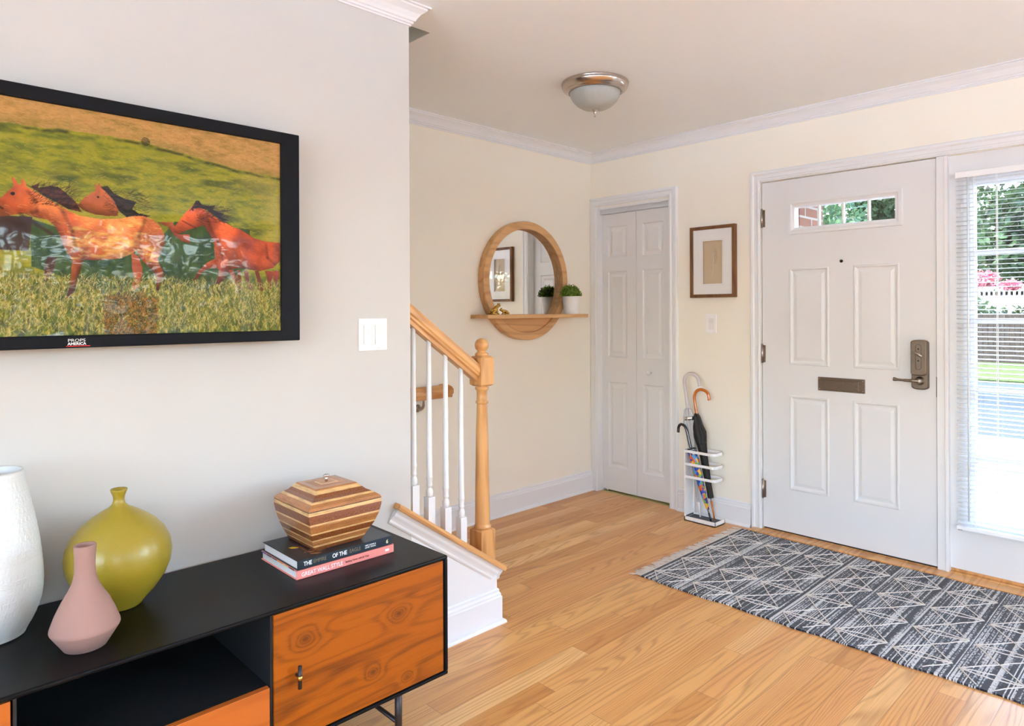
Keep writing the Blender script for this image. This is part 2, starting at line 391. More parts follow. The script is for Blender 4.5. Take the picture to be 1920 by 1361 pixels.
struct(mb.build('wall_stairwell', M['cream']), 'upper stairwell walls above the hall ceiling', 'wall')
mb = MB().box(XL, XE, YT, YT+.115, 0, ZC); struct(mb.build('wall_left', M['greige'], bevel=.002), 'greige wall behind the television and sideboard', 'wall')
mb = MB().box(XL-.1, XD+.15, YM, YM+.12, 0, 4.6); struct(mb.build('wall_front', M['cream']), 'cream hall wall behind the stairs and round mirror', 'wall')
def wall_holes(mb, ax, a0, a1, z0, z1, t0, t1, holes):
    us = sorted({a0, a1, *[x for h_ in holes for x in h_[:2]]}); vs = sorted({z0, z1, *[x for h_ in holes for x in h_[2:]]})
    for i in range(len(us)-1):
        for j in range(len(vs)-1):
            um, vm = (us[i]+us[i+1])/2, (vs[j]+vs[j+1])/2
            if any(h_[0] < um < h_[1] and h_[2] < vm < h_[3] for h_ in holes): continue
            if ax == 0: mb.box(t0, t1, us[i], us[i+1], vs[j], vs[j+1])
            else: mb.box(us[i], us[i+1], t0, t1, vs[j], vs[j+1])
CL = (2.51, 3.12, 0, 2.035)     # closet opening y0,y1,z0,z1
DR = (.31, 1.880, 0, 2.046)     # entry door plus sidelight opening
mb = MB(); wall_holes(mb, 0, YB-.2, YM, 0, ZC, XD, XD+.15, [CL, DR, RIGHTW])
struct(mb.build('wall_right', M['cream']), 'cream wall holding the closet and entry doors', 'wall')
mb = MB(); wall_holes(mb, 1, XL-.2, XD, 0, ZC, YB-.15, YB, [REARW, REARW2])
struct(mb.build('wall_rear', M['greige']), 'living room wall behind the viewer', 'wall')
mb = MB(); wall_holes(mb, 0, YB, YM, 0, ZC, XL-.15, XL, [LEFTW])
struct(mb.build('wall_far', M['greige']), 'living room end wall with a wide window', 'wall')
mb = MB(); mb.box(XD+.15, XD+.8, 2.4, 2.42, -.1, ZC); mb.box(XD+.15, XD+.8, 3.2, 3.22, -.1, ZC); mb.box(XD+.8, XD+.82, 2.4, 3.22, -.1, ZC); mb.box(XD+.02, XD+.8, 2.4, 3.22, -.12, -.001); mb.box(XD+.15, XD+.8, 2.4, 3.22, ZC, ZC+.02)
struct(mb.build('wall_closet', plain('closet paint', (.55, .47, .2), .8)), 'closet interior behind the folding door', 'wall')

# crown
CR = [(0, 0), (0, -.068), (.006, -.068), (.006, -.062), (.012, -.060), (.012, -.052), (.017, -.050), (.022, -.040), (.032, -.026), (.044, -.017), (.050, -.013), (.050, -.006), (.060, -.006), (.060, 0)]
trimn = [0]
def trim(mb, label, mat=None, **kw):
    trimn[0] += 1
    return struct(mb.build('trim_%d' % trimn[0], mat or M['trim'], **kw), label, 'trim')
mb = MB()
mb.run(CR, (ox, YM, ZC), (XD, YM, ZC), (0,-1,0), (0,0,1), 0, -1)
mb.run(CR, (XD, YM, ZC), (XD, YB, ZC), (-1,0,0), (0,0,1), -1, -1)
trim(mb, 'white crown moulding around the hall')
mb = MB()
mb.run(CR, (XL, YT, ZC), (XE, YT, ZC), (0,-1,0), (0,0,1), 0, 1); mb.run(CR, (XE, YT, ZC), (XE, YT+.115, ZC), (1,0,0), (0,0,1), 1, 0)
trim(mb, 'white crown moulding above the television wall')
# baseboards
BB = [(0, 0), (.016, 0), (.016, .108), (.012, .113), (.012, .120), (.007, .128), (.007, .136), (.003, .142), (0, .142)]
QR = [(0, 0), (.030, 0), (.0295, .006), (.027, .011), (.022, .015), (.016, .017), (0, .017)]
def base(name, label, runs):
    mb = MB()
    for a, b, O, m0, m1 in runs:
        for pr in (BB, QR): mb.run(pr, a, b, O, (0,0,1), m0, m1)
    return struct(mb.build(name, M['trim']), label, 'baseboard')
base('baseboard_front', 'white baseboard along the hall wall under the mirror', [((1.9, YM, 0), (XD, YM, 0), (0,-1,0), 0, 0)])
base('baseboard_right', 'white baseboard between closet and entry door', [((XD, 2.447, 0), (XD, 1.945, 0), (-1,0,0), 0, 0), ((XD, .245, 0), (XD, YB, 0), (-1,0,0), 0, 0)])
base('baseboard_left', 'white baseboard under the television wall and around the stair knee wall', [((XL, YT, 0), (1.905, YT, 0), (0,-1,0), 0, 1), ((1.905, YT, 0), (1.905, YT+.115, 0), (1,0,0), 1, 0)])

# stair knee wall
def ztop(x): return .5953-.6915*(x-1.4099)      # top of oak shoe
mb = MB().prism([(XE, 0), (1.905, 0), (1.905, ztop(1.905)-.02), (XE, ztop(XE)-.02)], YT, YT+.115, 1)
struct(mb.build('wall_knee', M['trim']), 'white sloped knee wall beside the stairs', 'wall')
mb = MB()   # stairs (treads hidden behind the knee wall)
for i in range(13):
    mb.box(XL if i > 11 else 1.80-.255*(i+1)-.02, 1.80-.255*i, YT+.118, YM-.002, .185*i, .185*(i+1)-.022)
    mb.box(1.80-.255*(i+1), 1.80-.255*i+.025, YT+.118, YM-.002, .185*(i+1)-.022, .185*(i+1), 1)
struct(mb.build('floor_stairs', [M['trim'], M['oakrail']]), 'oak stair treads rising behind the knee wall', 'stairs')

# ------------------------------------------------------------------ stair railing
sl = Vector((1, 0, -.6915)).normalized(); upn = Vector((.6915, 0, 1)).normalized()
rail = thing('stair_railing', (1.8745, 2.155, 0), 'oak handrail with ball-topped newel post and white turned balusters', 'railing')
inv = lambda o: setattr(o, 'matrix_parent_inverse', Matrix.Translation(-Vector((1.8745, 2.155, 0)))) or o
# shoe
mb = MB(); th = .020
for (xa, xb, ya, yb) in ((1.407, XE+.0, YT-.036, YT), (XE, 1.932, YT-.036, YT+.125)):
    prof = [(ya-2.155, -th), (yb-2.155, -th), (yb-2.155, 0), (ya+.006-2.155, 0), (ya-2.155, -.006), (ya-.001-2.155, -.012)]
    mb.run([(a, b) for a, b in prof], (xa, 2.155, ztop(xa)), (xb, 2.155, ztop(xb)), (0,1,0), upn, 0, 0)
inv(mb.build('shoe_rail', M['oakslope'], rail))
SM = [(0, -.02), (.022, -.02), (.022, -.028), (.019, -.032), (.017, -.042), (.011, -.053), (.008, -.060), (.008, -.068), (.004, -.074), (0, -.074)]
mb = MB(); mb.run(SM, (1.415, YT, ztop(1.415)), (1.905, YT, ztop(1.905)), (0,-1,0), upn, 0, 1)
mb.run(SM, (1.905, YT, ztop(1.905)), (1.905, YT+.115, ztop(1.905)), (1,0,0), (0,0,1), 1, 0)
trim(mb, 'white cove moulding under the oak stair shoe')
# handrail
def zr(x): return 1.3177-.7255*(x-1.516)
RP = [(-.018, -.065), (.018, -.065), (.018, -.052), (.026, -.047), (.026, -.040), (.031, -.034), (.031, -.018), (.027, -.006), (.014, 0), (-.014, 0), (-.027, -.006), (-.031, -.018), (-.031, -.034), (-.026, -.040), (-.026, -.047), (-.018, -.052)]
un2 = Vector((.7255, 0, 1)).normalized()
mb = MB(); 
n = len(RP); vs = []
for x in (XE+.001, 1.842):
    for a, b in RP: vs.append((x, 2.155+a, zr(x)+b*math.hypot(1, .7255)))
mb.add(vs, [tuple(range(n)), tuple(range(2*n-1, n-1, -1))]+[(i, i+n, (i+1) % n+n, (i+1) % n) for i in range(n)])
inv(mb.build('handrail', M['oakslope'], rail))
# balusters
def baluster(x, zb):
    z1 = zr(x)-.055*1.235; s_ = .0158
    zs = ztop(x); mb = MB()
    mb.add([(sx*s_, sy*s_, ztop(x+sx*s_)-.002) for sx, sy in ((-1,-1),(1,-1),(1,1),(-1,1))]+[(sx*s_, sy*s_, zb) for sx, sy in ((-1,-1),(1,-1),(1,1),(-1,1))],
           [(0,3,2,1),(4,5,6,7),(0,1,5,4),(1,2,6,5),(2,3,7,6),(3,0,4,7)])
    mb.lathe([(.010, zb), (.0125, zb+.004), (.0145, zb+.012), (.0135, zb+.024), (.0095, zb+.032), (.0088, zb+.037), (.0120, zb+.041), (.0120, zb+.045), (.0104, zb+.049), (.0118, zb+.070), (.0132, zb+.073), (.0132, zb+.078), (.0116, zb+.082), (.0098, z1-.2), (.0088, z1+.02)], (0,0,0), 20)
    o = mb.build('baluster', M['trim'], rail); o.location = (x-1.8745, 0, 0)
for x, zb in ((1.5267, .6294), (1.6009, .5721), (1.6822, .514), (1.7617, .4577)): baluster(x, zb)
# newel
mb = MB(); s1, s2 = .0375, .036
def sq(mb, s_, z0, z1, ch):
    r = [(-1,-1),(1,-1),(1,1),(-1,1)]; k = s_-ch
    lv = [(k, z0), (s_, z0+ch*.8), (s_, z1-ch*.8), (k, z1)]
    vs = [(x*a, y*a, z) for a, z in lv for x, y in r]
    fs = [(3,2,1,0), (12,13,14,15)]+[(4*j+i, 4*j+(i+1) % 4, 4*j+4+(i+1) % 4, 4*j+4+i) for j in range(3) for i in range(4)]
    mb.add(vs, fs)
sq(mb, s1, 0.0, .388, .008); sq(mb, s2, .982, 1.108, .010)
mb.lathe([(.030, .384), (.036, .392), (.036, .398), (.032, .403), (.0315, .41), (.0305, .5), (.0255, .80), (.0215, .905), (.0215, .908), (.0265, .911), (.0265, .918), (.0220, .922), (.0220, .962), (.026, .966), (.0285, .970), (.0285, .976), (.023, .981), (.023, .985)], n=28)
mb.lathe([(.024, 1.106), (.026, 1.108), (.0285, 1.112), (.0285, 1.117), (.024, 1.121), (.019, 1.124), (.0175, 1.128), (.018, 1.131)], n=28)
mb.lathe([(max(.0005, .0295*math.sin(t)), 1.153-.0295*math.cos(t)) for t in np.linspace(.55, PI-.001, 18)], n=28)
mb.build('newel_post', M['oakpost'], rail)

# wall handrail
wr = thing('wall_handrail', (2.3, YM, .83), 'short oak handrail on the hall wall seen behind the white balusters', 'handrail')
WP = [(-.022, -.036), (.022, -.036), (.024, -.02), (.029, -.01), (.029, .012), (.02, .028), (.008, .036), (-.008, .036), (-.02, .028), (-.029, .012), (-.029, -.01), (-.024, -.02)]
mb = MB(); mb.run(WP, (-.35, -.06, .005), (.145, -.06, .005), (0,1,0), (0,0,1), 0, 1); mb.run(WP, (.145, -.06, .005), (.145, 0, .005), (1,0,0), (0,0,1), 1, 0)
mb.run(WP, (-.35, -.06, .005), (-1.35, -.06, .73), (0,1,0), (0,0,1), 0, 0)
mb.build('rail', M['oakrail'], wr, bevel=.002)
mb = MB(); mb.lathe([(.001, 0), (.022, 0), (.022, -.004), (.012, -.010), (.001, -.011)], (-.02, 0, -.085), 20, axis=(0,1,0))
mb.tube(catmull([(-.02, -.008, -.085), (-.02, -.03, -.088), (-.02, -.055, -.07), (-.02, -.062, -.034)]), [.011-.005*i/24 for i in range(25)], 10)
mb.box(-.05, .01, -.072, -.048, -.034, -.030); mb.build('bracket', M['nickel'], wr)

# ------------------------------------------------------------------ panelled slabs
def panel_slab(w, hh, th, panels, prof, holes=(), hprof=()):
    """front at y=0 (faces -y), u=x 0..w, v=z"""
    mb = MB(); allr = list(panels)+list(holes)
    us = sorted({0, w, *[x for r in allr for x in r[:2]]}); vs = sorted({0, hh, *[x for r in allr for x in r[2:]]})
    for i in range(len(us)-1):
        for j in range(len(vs)-1):
            um, vm = (us[i]+us[i+1])/2, (vs[j]+vs[j+1])/2
            if any(r[0] < um < r[1] and r[2] < vm < r[3] for r in allr): continue
            mb.add([(us[i],0,vs[j]),(us[i+1],0,vs[j]),(us[i+1],0,vs[j+1]),(us[i],0,vs[j+1])], [(0,1,2,3)])
            mb.add([(us[i],th,vs[j]),(us[i+1],th,vs[j]),(us[i+1],th,vs[j+1]),(us[i],th,vs[j+1])], [(3,2,1,0)])
    for r, pr, close in [(r, prof, True) for r in panels]+[(r, hprof, False) for r in holes]:
        lv = [(0, 0)]+list(pr); vv = []
        for ins, d in lv: vv += [(r[0]+ins, d, r[2]+ins), (r[1]-ins, d, r[2]+ins), (r[1]-ins, d, r[3]-ins), (r[0]+ins, d, r[3]-ins)]
        fs = [(4*k+i, 4*k+(i+1) % 4, 4*k+4+(i+1) % 4, 4*k+4+i) for k in range(len(lv)-1) for i in range(4)]
        if close:
            k = 4*(len(lv)-1); fs.append((k, k+1, k+2, k+3))
            mb.add([(r[0],th,r[2]),(r[1],th,r[2]),(r[1],th,r[3]),(r[0],th,r[3])], [(3,2,1,0)])
        mb.add(vv, fs)
    for (x0, z0, x1, z1) in ((0,0,w,0), (w,0,w,hh), (w,hh,0,hh), (0,hh,0,0)):
        mb.add([(x0,0,z0),(x1,0,z1),(x1,th,z1),(x0,th,z0)], [(3,2,1,0)])
    return mb
RZ = -PI/2    # slab x axis -> world -y, front faces -x
PP = [(.004, -.004), (.010, -.004), (.014, .003), (.020, .006), (.026, .006), (.042, .001)]
# closet folding door
cd = thing('door_2', (XD+.050, 3.115, .012), 'white narrow folding closet door with six raised panels', 'door', RZ, kind='structure')
LW = .2985; LH = 1.975
for k in range(2):
    o = k*(LW+.003); pans = [(.052, .220, z0, z1) for z0, z1 in ((.165, .775), (.955, 1.565), (1.665, 1.885))]
    if k: pans = [(a+.0, b, c, d) for a, b, c, d in pans]
    mb = panel_slab(LW, LH, .03, pans, [(.006, .006), (.014, .008), (.022, .008), (.04, .002)])
    lf = mb.build('door_leaf', M['door'], cd); lf.location = (o, 0, 0)
    if k:
        MB().lathe([(.008, 0), (.007, .012), (.012, .018), (.0165, .026), (.0155, .033), (.008, .037), (.0005, .038)], (.115, 0, .86), 24, axis=(0,-1,0)).build('knob', M['door'], lf)
MB().tube([(.012, .004, .0), (.045, .004, -.006)], .006).box(.0, .05, -.004, .02, -.012, -.009).build('pivot', M['steel'], cd)
mb = MB(); y0, y1, z0, z1 = CL
mb.box(XD, XD+.15, y1-.005, y1+.0, 0, z1); mb.box(XD, XD+.15, y0, y0+.005, 0, z1); mb.box(XD, XD+.15, y0, y1, z1-.014, z1)
trim(mb, 'white jamb lining the closet opening')
mb = MB(); mb.box(XD+.026, XD+.085, y0+.005, y1-.005, 1.9885, z1-.014); 
trim(mb, 'grey metal track above the folding closet door', plain('track metal', (.62, .66, .70), .4, .2))
CS = [(0, 0), (.013, 0), (.013, .006), (.0165, .009), (.0165, .016), (.012, .021), (.012, .038), (.0185, .046), (.0185, .058), (.015, .062), (.0, .064)]
def casing(mb, y0, y1, z1, left=True, right=True):
    # inner edges at y0,y1,z1 ; profile up = away from opening
    if left: mb.run(CS, (XD, y1, 0), (XD, y1, z1), (-1,0,0), (0,1,0), 0, 0, 0, 1)
    if right: mb.run(CS, (XD, y0, 0), (XD, y0, z1), (-1,0,0), (0,-1,0), 0, 0, 0, 1)
    mb.run(CS, (XD, y1, z1), (XD, y0, z1), (-1,0,0), (0,0,1), 0, 0, 1, 1)
mb = MB(); casing(mb, 2.511, 3.115, 2.041, left=False)
mb.run(CS[:6]+[(.012, .06), (0, .06)], (XD, 3.115, 0), (XD, 3.115, 2.041), (-1,0,0), (0,1,0), 0, 0, 0, 1)
trim(mb, 'white casing around the closet door')
mb = MB(); casing(mb, .31, 1.8785, 2.0475); trim(mb, 'white casing around the entry door and sidelight')

# ------------------------------------------------------------------ entry door
DY1, DY0, DZ0, DZ1 = 1.8745, .9725, .022, 2.042
DWd = DY1-DY0
ed = thing('door_1', (XD+.004, DY1, DZ0), 'white panelled entry door with a four-pane window and mail slot', 'door', RZ, kind='structure')
U_ = lambda y: DY1-y
pans = [(U_(1.7145), U_(1.491), .982-DZ0, 1.534-DZ0), (U_(1.363), U_(1.138), .982-DZ0, 1.534-DZ0), (U_(1.716), U_(1.493), .266-DZ0, .808-DZ0), (U_(1.366), U_(1.141), .266-DZ0, .808-DZ0)]
hole = (U_(1.718), U_(1.121), 1.724-DZ0, 1.918-DZ0)
mb = panel_slab(DWd, DZ1-DZ0, .044, pans, PP, [hole], [(.003, -.010), (.018, -.010), (.024, -.004), (.036, .0), (.041, .014), (.041, .044)])
mb.build('door_slab', M['door'], ed)
hw = (hole[0]+.038, hole[1]-.038, hole[2]+.026, hole[3]-.026)
mb = MB().box(*(hole[0]+.03, hole[1]-.03), .020, .024, hole[2]+.03, hole[3]-.03); gp = mb.build('glass_pane', M['glass'], ed)
mb = MB()
for k in (1, 2, 3):
    xm = hw[0]+(hw[1]-hw[0])*k/4; mb.prism([(xm-.009, .020), (xm-.004, .010), (xm+.004, .010), (xm+.009, .020)], hw[2], hw[3], 2); mb.prism([(xm-.009, .0245), (xm-.004, .034), (xm+.004, .034), (xm+.009, .0245)], hw[2], hw[3], 2)
mb.build('muntin', M['trim'], ed)
MB().lathe([(.0085, 0), (.0085, .003), (.006, .004), (.0055, -.002), (.0005, -.002)], (U_(1.4245), 0, 1.559-DZ0), 20, axis=(0,-1,0)).build('peephole', M['dark'], ed)
# mail slot
u0, u1, v0, v1 = U_(1.5505), U_(1.305), .849-DZ0, .924-DZ0
mb = MB().box(u0, u1, -.006, .001, v0, v1); ms = mb.build('mail_slot', M['antique'], ed, bevel=.0015)
MB().box(u0+.026, u1-.030, -.011, -.0055, v0+.010, v1-.014).box(u0+.024, u1-.028, -.013, -.0055, v1-.016, v1-.012).build('flap', M['antique'], ms, bevel=.001)
mb = MB()
for a in (u0+.008, u1-.010):
    for b in (v0+.010, v1-.010): mb.lathe([(.0035, 0), (.003, .002), (.0005, .0025)], (a, -.006, b), 12, axis=(0,-1,0))
mb.build('screw', M['nickel'], ms)
# lock plate and lever
mu = U_(1.042)
def plate(hw_, z0, z1, r, y0, y1, taper=.85):
    pts = []
    for (cxx, czz, a0) in ((hw_-r, z0+r*.5, -PI/2), (hw_-r, z1-r*.5, 0), (-hw_+r, z1-r*.5, PI/2), (-hw_+r, z0+r*.5, PI)):
        for k in range(7):
            a = a0+k*PI/12; pts.append((cxx+r*math.cos(a), czz+r*.5*math.sin(a)))
    n = len(pts); zm = (z0+z1)/2
    lv = [(1, y0), (1, y0+(y1-y0)*.6), (taper+.07, y0+(y1-y0)*.9), (taper, y1)]
    vs = []
    for s_, y in lv:
        for x, z in pts: vs.append((x*s_, y, zm+(z-zm)*(1-(1-s_)*.35)))
    return vs, [tuple(range(n))[::-1], tuple((len(lv)-1)*n+i for i in range(n))]+[(j*n+i, j*n+(i+1) % n, (j+1)*n+(i+1) % n, (j+1)*n+i) for j in range(len(lv)-1) for i in range(n)]
lk = bpy.data.objects.new('lock', None)
vs, fs = plate(.039, 0, .25, .030, 0, -.022); mb = MB().add(vs, fs); vs, fs = plate(.037, .072, .25, .026, -.018, -.040); mb.add(vs, fs)
lk = mb.build('lock', M['antique'], ed, bevel=.0); lk.location = (mu, 0, .8925-DZ0)
for pl in lk.data.polygons: pl.use_smooth = False
mb = MB(); pts = [(.013*math.cos(a)*1., .165+.05*(1 if math.sin(a) > 0 else -1)+.013*math.sin(a)) for a in np.linspace(0, 2*PI, 32, endpoint=False)]
mb.tube([(x, -.0405, z) for x, z in pts]+[(pts[0][0], -.0405, pts[0][1])], .0008, 6, caps=False)
for z in (.205, .146): mb.lathe([(.004, 0), (.0035, .0015), (.0005, .002)], (0, -.040, z), 12, axis=(0,-1,0))
mb.build('lock_detail', M['dark'], lk)
mb = MB().tube([(0, -.040, .182), (0, -.050, .180)], .009); mb.tube([(-.020, -.054, .192), (.0, -.056, .182), (.021, -.060, .168)], [.0042, .0055, .0062]); mb.build('thumb_turn', M['nickel'], lk)
mb = MB().lathe([(.021, 0), (.021, .004), (.016, .008), (.014, .022), (.0135, .036), (.0005, .037)], (.002, -.022, .046), 24, axis=(0,-1,0)); mb.build('lever_rose', M['nickel'], lk)
mb = MB().tube(catmull([(.002, -.052, .046), (-.02, -.060, .047), (-.05, -.062, .047), (-.085, -.060, .048), (-.108, -.058, .050)], 6), [.0115]*3+[.0105]*5+[.0085]*6+[.0070]*5+[.0078, .009, .0100, .0108, .0112, .0112], 12, flat=.9); mb.build('lever', M['antique'], lk)
mb = MB().box(DWd-.0005, DWd+.0035, -.003, .02, .86-DZ0, .96-DZ0); mb.build('latch_plate', M['dark'], ed)
for z in (1.833, 1.039, .244):
    mb = MB().tube([(0, -.006, z-.054-DZ0), (0, -.006, z+.054-DZ0)], .0062, 12); mb.box(-.016, .018, -.0016, .001, z-.05-DZ0, z+.05-DZ0)
    mb.tube([(0, -.006, z+.054-DZ0), (0, -.006, z+.059-DZ0)], .0045, 10); mb.build('hinge', M['nickel'], ed)
mb = MB().box(.004, DWd-.004, .006, .04, -.008, .0); mb.build('door_sweep', M['dark'], ed)
# frame between door and sidelight, jambs
mb = MB(); mb.box(XD-.006, XD+.14, .9187, .9690, 0.012, 2.046); mb.box(XD-.012, XD-.004, .9187, .9335, .012, 2.046)
mb.box(XD+.046, XD+.14, 1.874, 1.8795, 0, 2.046); mb.box(XD+.05, XD+.14, .969, 1.8795, 2.0425, 2.05)
trim(mb, 'white mullion post between the entry door and the sidelight', bevel=.0015)
mb = MB(); mb.box(XD-.075, XD+.004, .25, 1.93, 0, .011); mb.box(XD+.004, XD+.145, .30, 1.88, -.02, .013); mb.box(XD+.030, XD+.11, .312, .918, .012, .031)
trim(mb, 'oak threshold under the entry door', M['oakrail'], bevel=.004)

# sidelight
GY0, GY1, GZ0, GZ1 = .385, .812, .281, 1.886
sw = thing('window_1', (XD+.022, .9187, .03), 'tall narrow sidelight window beside the entry door', 'window', RZ, kind='structure')
V_ = lambda y: .9187-y
mb = panel_slab(.9187-.315, 2.018, .04, [], [], [(V_(.870), V_(.335), .215-.03, 1.945-.03)], [(.002, -.012), (.014, -.014), (.040, -.010), (.052, .0), (.058, .012), (.058, .04)])
mb.build('window_frame', M['door'], sw)
g0, g1 = V_(.812), V_(.393)
MB().box(g0-.01, g1+.01, .018, .022, .27-.03, 1.895-.03).build('glass_pane', M['glass'], sw)
mb = MB()
for z in (1.568, 1.238, .905, .578): mb.box(g0, g1, .012, .018, z-.012-.03, z+.012-.03); mb.box(g0, g1, .0225, .032, z-.012-.03, z+.012-.03)
mb.build('muntin', M['trim'], sw, bevel=.002)

# blind
bl = thing('venetian_blind', (XD-.012, .883, .235), 'white slatted venetian blind hanging over the sidelight window', 'blind', RZ)
BW = .883-.34
MB().box(0, BW, -.014, .014, 1.690, 1.719).box(.0, .004, -.016, .016, 1.688, 1.721).build('headrail', M['vinyl'], bl, bevel=.002)
def slats(w, z0, z1, sp, d=.0125, tilt=.0022):
    mb = MB(); n = int((z1-z0)/sp)
    for i in range(n):
        z = z1-(i+.5)*sp; pr = [(-d, -tilt), (-d*.4, .0008), (d*.4, .0008), (d, tilt)]
        vs = [(x, y, z+dz) for x in (.003, w-.003) for y, dz in pr]
        mb.add(vs, [(0,1,5,4), (1,2,6,5), (2,3,7,6)], 0, True)
        mb.add([(x, y, z-.0011+(-tilt if y < 0 else tilt)) for x in (.003, w-.003) for y in (-d, d)], [(0,1,3,2)])
    return mb
slats(BW, .022, 1.686, .0213).build('slats', M['vinyl'], bl, recalc=False)
MB().box(0, BW, -.012, .012, 0, .018).build('bottom_rail', M['vinyl'], bl, bevel=.002)
MB().box(.004, .022, -.008, .008, -.004, .0).build('end_clip', plain('clear clip', (.30, .22, .16), .4), bl)
for u in (V_(.8065)-V_(.883), V_(.7175)-V_(.883), BW-.05):
    MB().box(u-.0014, u+.0014, -.0137, -.0129, .015, 1.69).box(u-.0014, u+.0014, .0129, .0137, .015, 1.69).build('ladder_cord', M['vinyl'], bl)
MB().tube([(.053, -.018, .05), (.053, -.018, 1.69)], .0035, 8).build('tilt_wand', plain('clear wand', (.72, .76, .76), .15), bl)

# ------------------------------------------------------------------ unseen living room windows, added for daylight and reflections (behind the viewer)
def bigwin(name, label, ax, r, t0, t1, mull, blind=None):
    o = thing(name, (0, 0, 0), label, 'window', kind='structure')
    a0, a1, z0, z1 = r; mb = MB()
    def B(u0, u1, w0, w1, v0, v1, m=mb):
        if ax == 0: m.box(w0, w1, u0, u1, v0, v1)
        else: m.box(u0, u1, w0, w1, v0, v1)
    for u in [a0, a1-.05]+[a0+(a1-a0)*k/mull-.025 for k in range(1, mull)]: B(u, u+.05, t0, t1, z0, z1)
    for z in (z0, z1-.05, (z0+z1)/2-.02): B(a0, a1, t0+.001, t1-.001, z, z+.05)
    mb.build('window_frame', M['trim'], o)
    m2_ = MB(); tm = (t0+t1)/2; B(a0+.02, a1-.02, tm-.002, tm+.002, z0+.02, z1-.02, m2_); m2_.build('glass_pane', M['glass'], o)
bigwin('window_2', 'wide unseen window added behind the viewer for daylight and reflections', 1, REARW, YB-.09, YB-.05, 3)
bigwin('window_5', 'second unseen rear window without a blind, added for daylight and reflections', 1, REARW2, YB-.09, YB-.05, 3)
bigwin('window_3', 'large unseen window added at the living room end for daylight', 0, LEFTW, XL-.09, XL-.05, 4)
bigwin('window_4', 'unseen window added right of the entry to light the living room', 0, RIGHTW, XD+.05, XD+.09, 2)
b2 = thing('venetian_blind', (REARW[0]-.03, YB+.03, REARW[2]-.02), 'white venetian blind on the window behind the viewer', 'blind', 0)
bw = REARW[1]-REARW[0]+.06
slats(bw, .03, 1.34, .043, .020, .003).build('slats', M['vinyl'], b2, recalc=False)
MB().box(0, bw, -.02, .02, 1.34, 1.38).build('headrail', M['vinyl'], b2); MB().box(0, bw, -.02, .02, 0, .025).build('bottom_rail', M['vinyl'], b2)
for k in range(4):
    u = .15+(bw-.3)*k/3; MB().box(u-.015, u+.015, .0205, .0215, .02, 1.35).build('ladder_tape', M['vinyl'], b2)

# ------------------------------------------------------------------ sideboard
sb = thing('sideboard', (0, 0, 0), 'low black sideboard with teak door and drawer under the television', 'sideboard')
SX0, SX1, SY0, SY1, SZ0, SZ1 = -.33, 1.2805, 1.632, 2.088, .196, .555
mb = MB().box(SX0, SX1, SY0, SY1, SZ1-.011, SZ1); mb.build('top', M['black'], sb, bevel=.004, seg=3)
MB().box(SX0, SX1, SY0, SY1, SZ0, SZ0+.011).build('bottom_panel', M['black'], sb, bevel=.004, seg=3)
for x in (SX0, SX1-.012): MB().box(x, x+.012, SY0+.0005, SY1-.0005, SZ0+.010, SZ1-.010).build('side_panel', M['black'], sb, bevel=.003)
MB().box(SX0+.012, SX1-.012, SY1-.010, SY1-.004, SZ0+.011, SZ1-.011).build('back_panel', M['blackin'], sb)
DVX = .7315
for x in (DVX-.001, .215): MB().box(x, x+.006, SY0+.010, SY1-.01, SZ0+.011, SZ1-.011).build('divider', M['blackin'], sb)
MB().box(.221, DVX-.001, SY0+.03, SY1-.01, .358, .364).build('shelf', M['blackin'], sb)
dr = MB().box(DVX+.0055+.0, SX1-.0155, SY0+.004, SY0+.022, SZ0+.0135, SZ1-.0135)
od = MB(); cxd, czd = (DVX+SX1)/2, (SZ0+SZ1)/2
o = MB().box(DVX+.006-cxd, SX1-.0155-cxd, -.009, .009, SZ0+.0135-czd, SZ1-.0135-czd).build('door', M['teak'], sb, bevel=.0008); o.location = (cxd, SY0+.013, czd)
hx, hy = .7957, SY0-.016
hn = MB().tube([(hx, hy, .346), (hx, hy, .403)], .0052, 16).tube([(hx, hy, .374), (hx, SY0+.006, .374)], .004, 12).build('handle', M['bronze'], o)
hn.matrix_parent_inverse = Matrix.Translation(-Vector(o.location))
rg = MB().tube([(hx, hy, .368), (hx, hy, .378)], .0060, 16).build('brass_ring', M['brass'], o); rg['label'] = 'brass ring on handle'
rg.matrix_parent_inverse = Matrix.Translation(-Vector(o.location))
o = MB().box(-.252, .252, -.009, .009, -.078, .078).build('drawer', M['teak2'], sb, bevel=.0008); o.location = (.4745, SY0+.013, .2885)
o2 = MB().box(-.265, .265, -.009, .009, -.166, .166).build('door', M['teak2'], sb, bevel=.0008); o2.location = (-.0545, SY0+.013, czd)
for x in (-.19, 1.137):
    for y in (SY0+.055, SY1-.06): MB().tube([(x, y, 0), (x, y, SZ0+.004)], .0108, 14).build('leg', M['bronze'], sb)
    MB().tube([(x, SY0+.055, .085), (x, SY1-.06, .085)], .007, 10).build('stretcher', M['bronze'], sb)

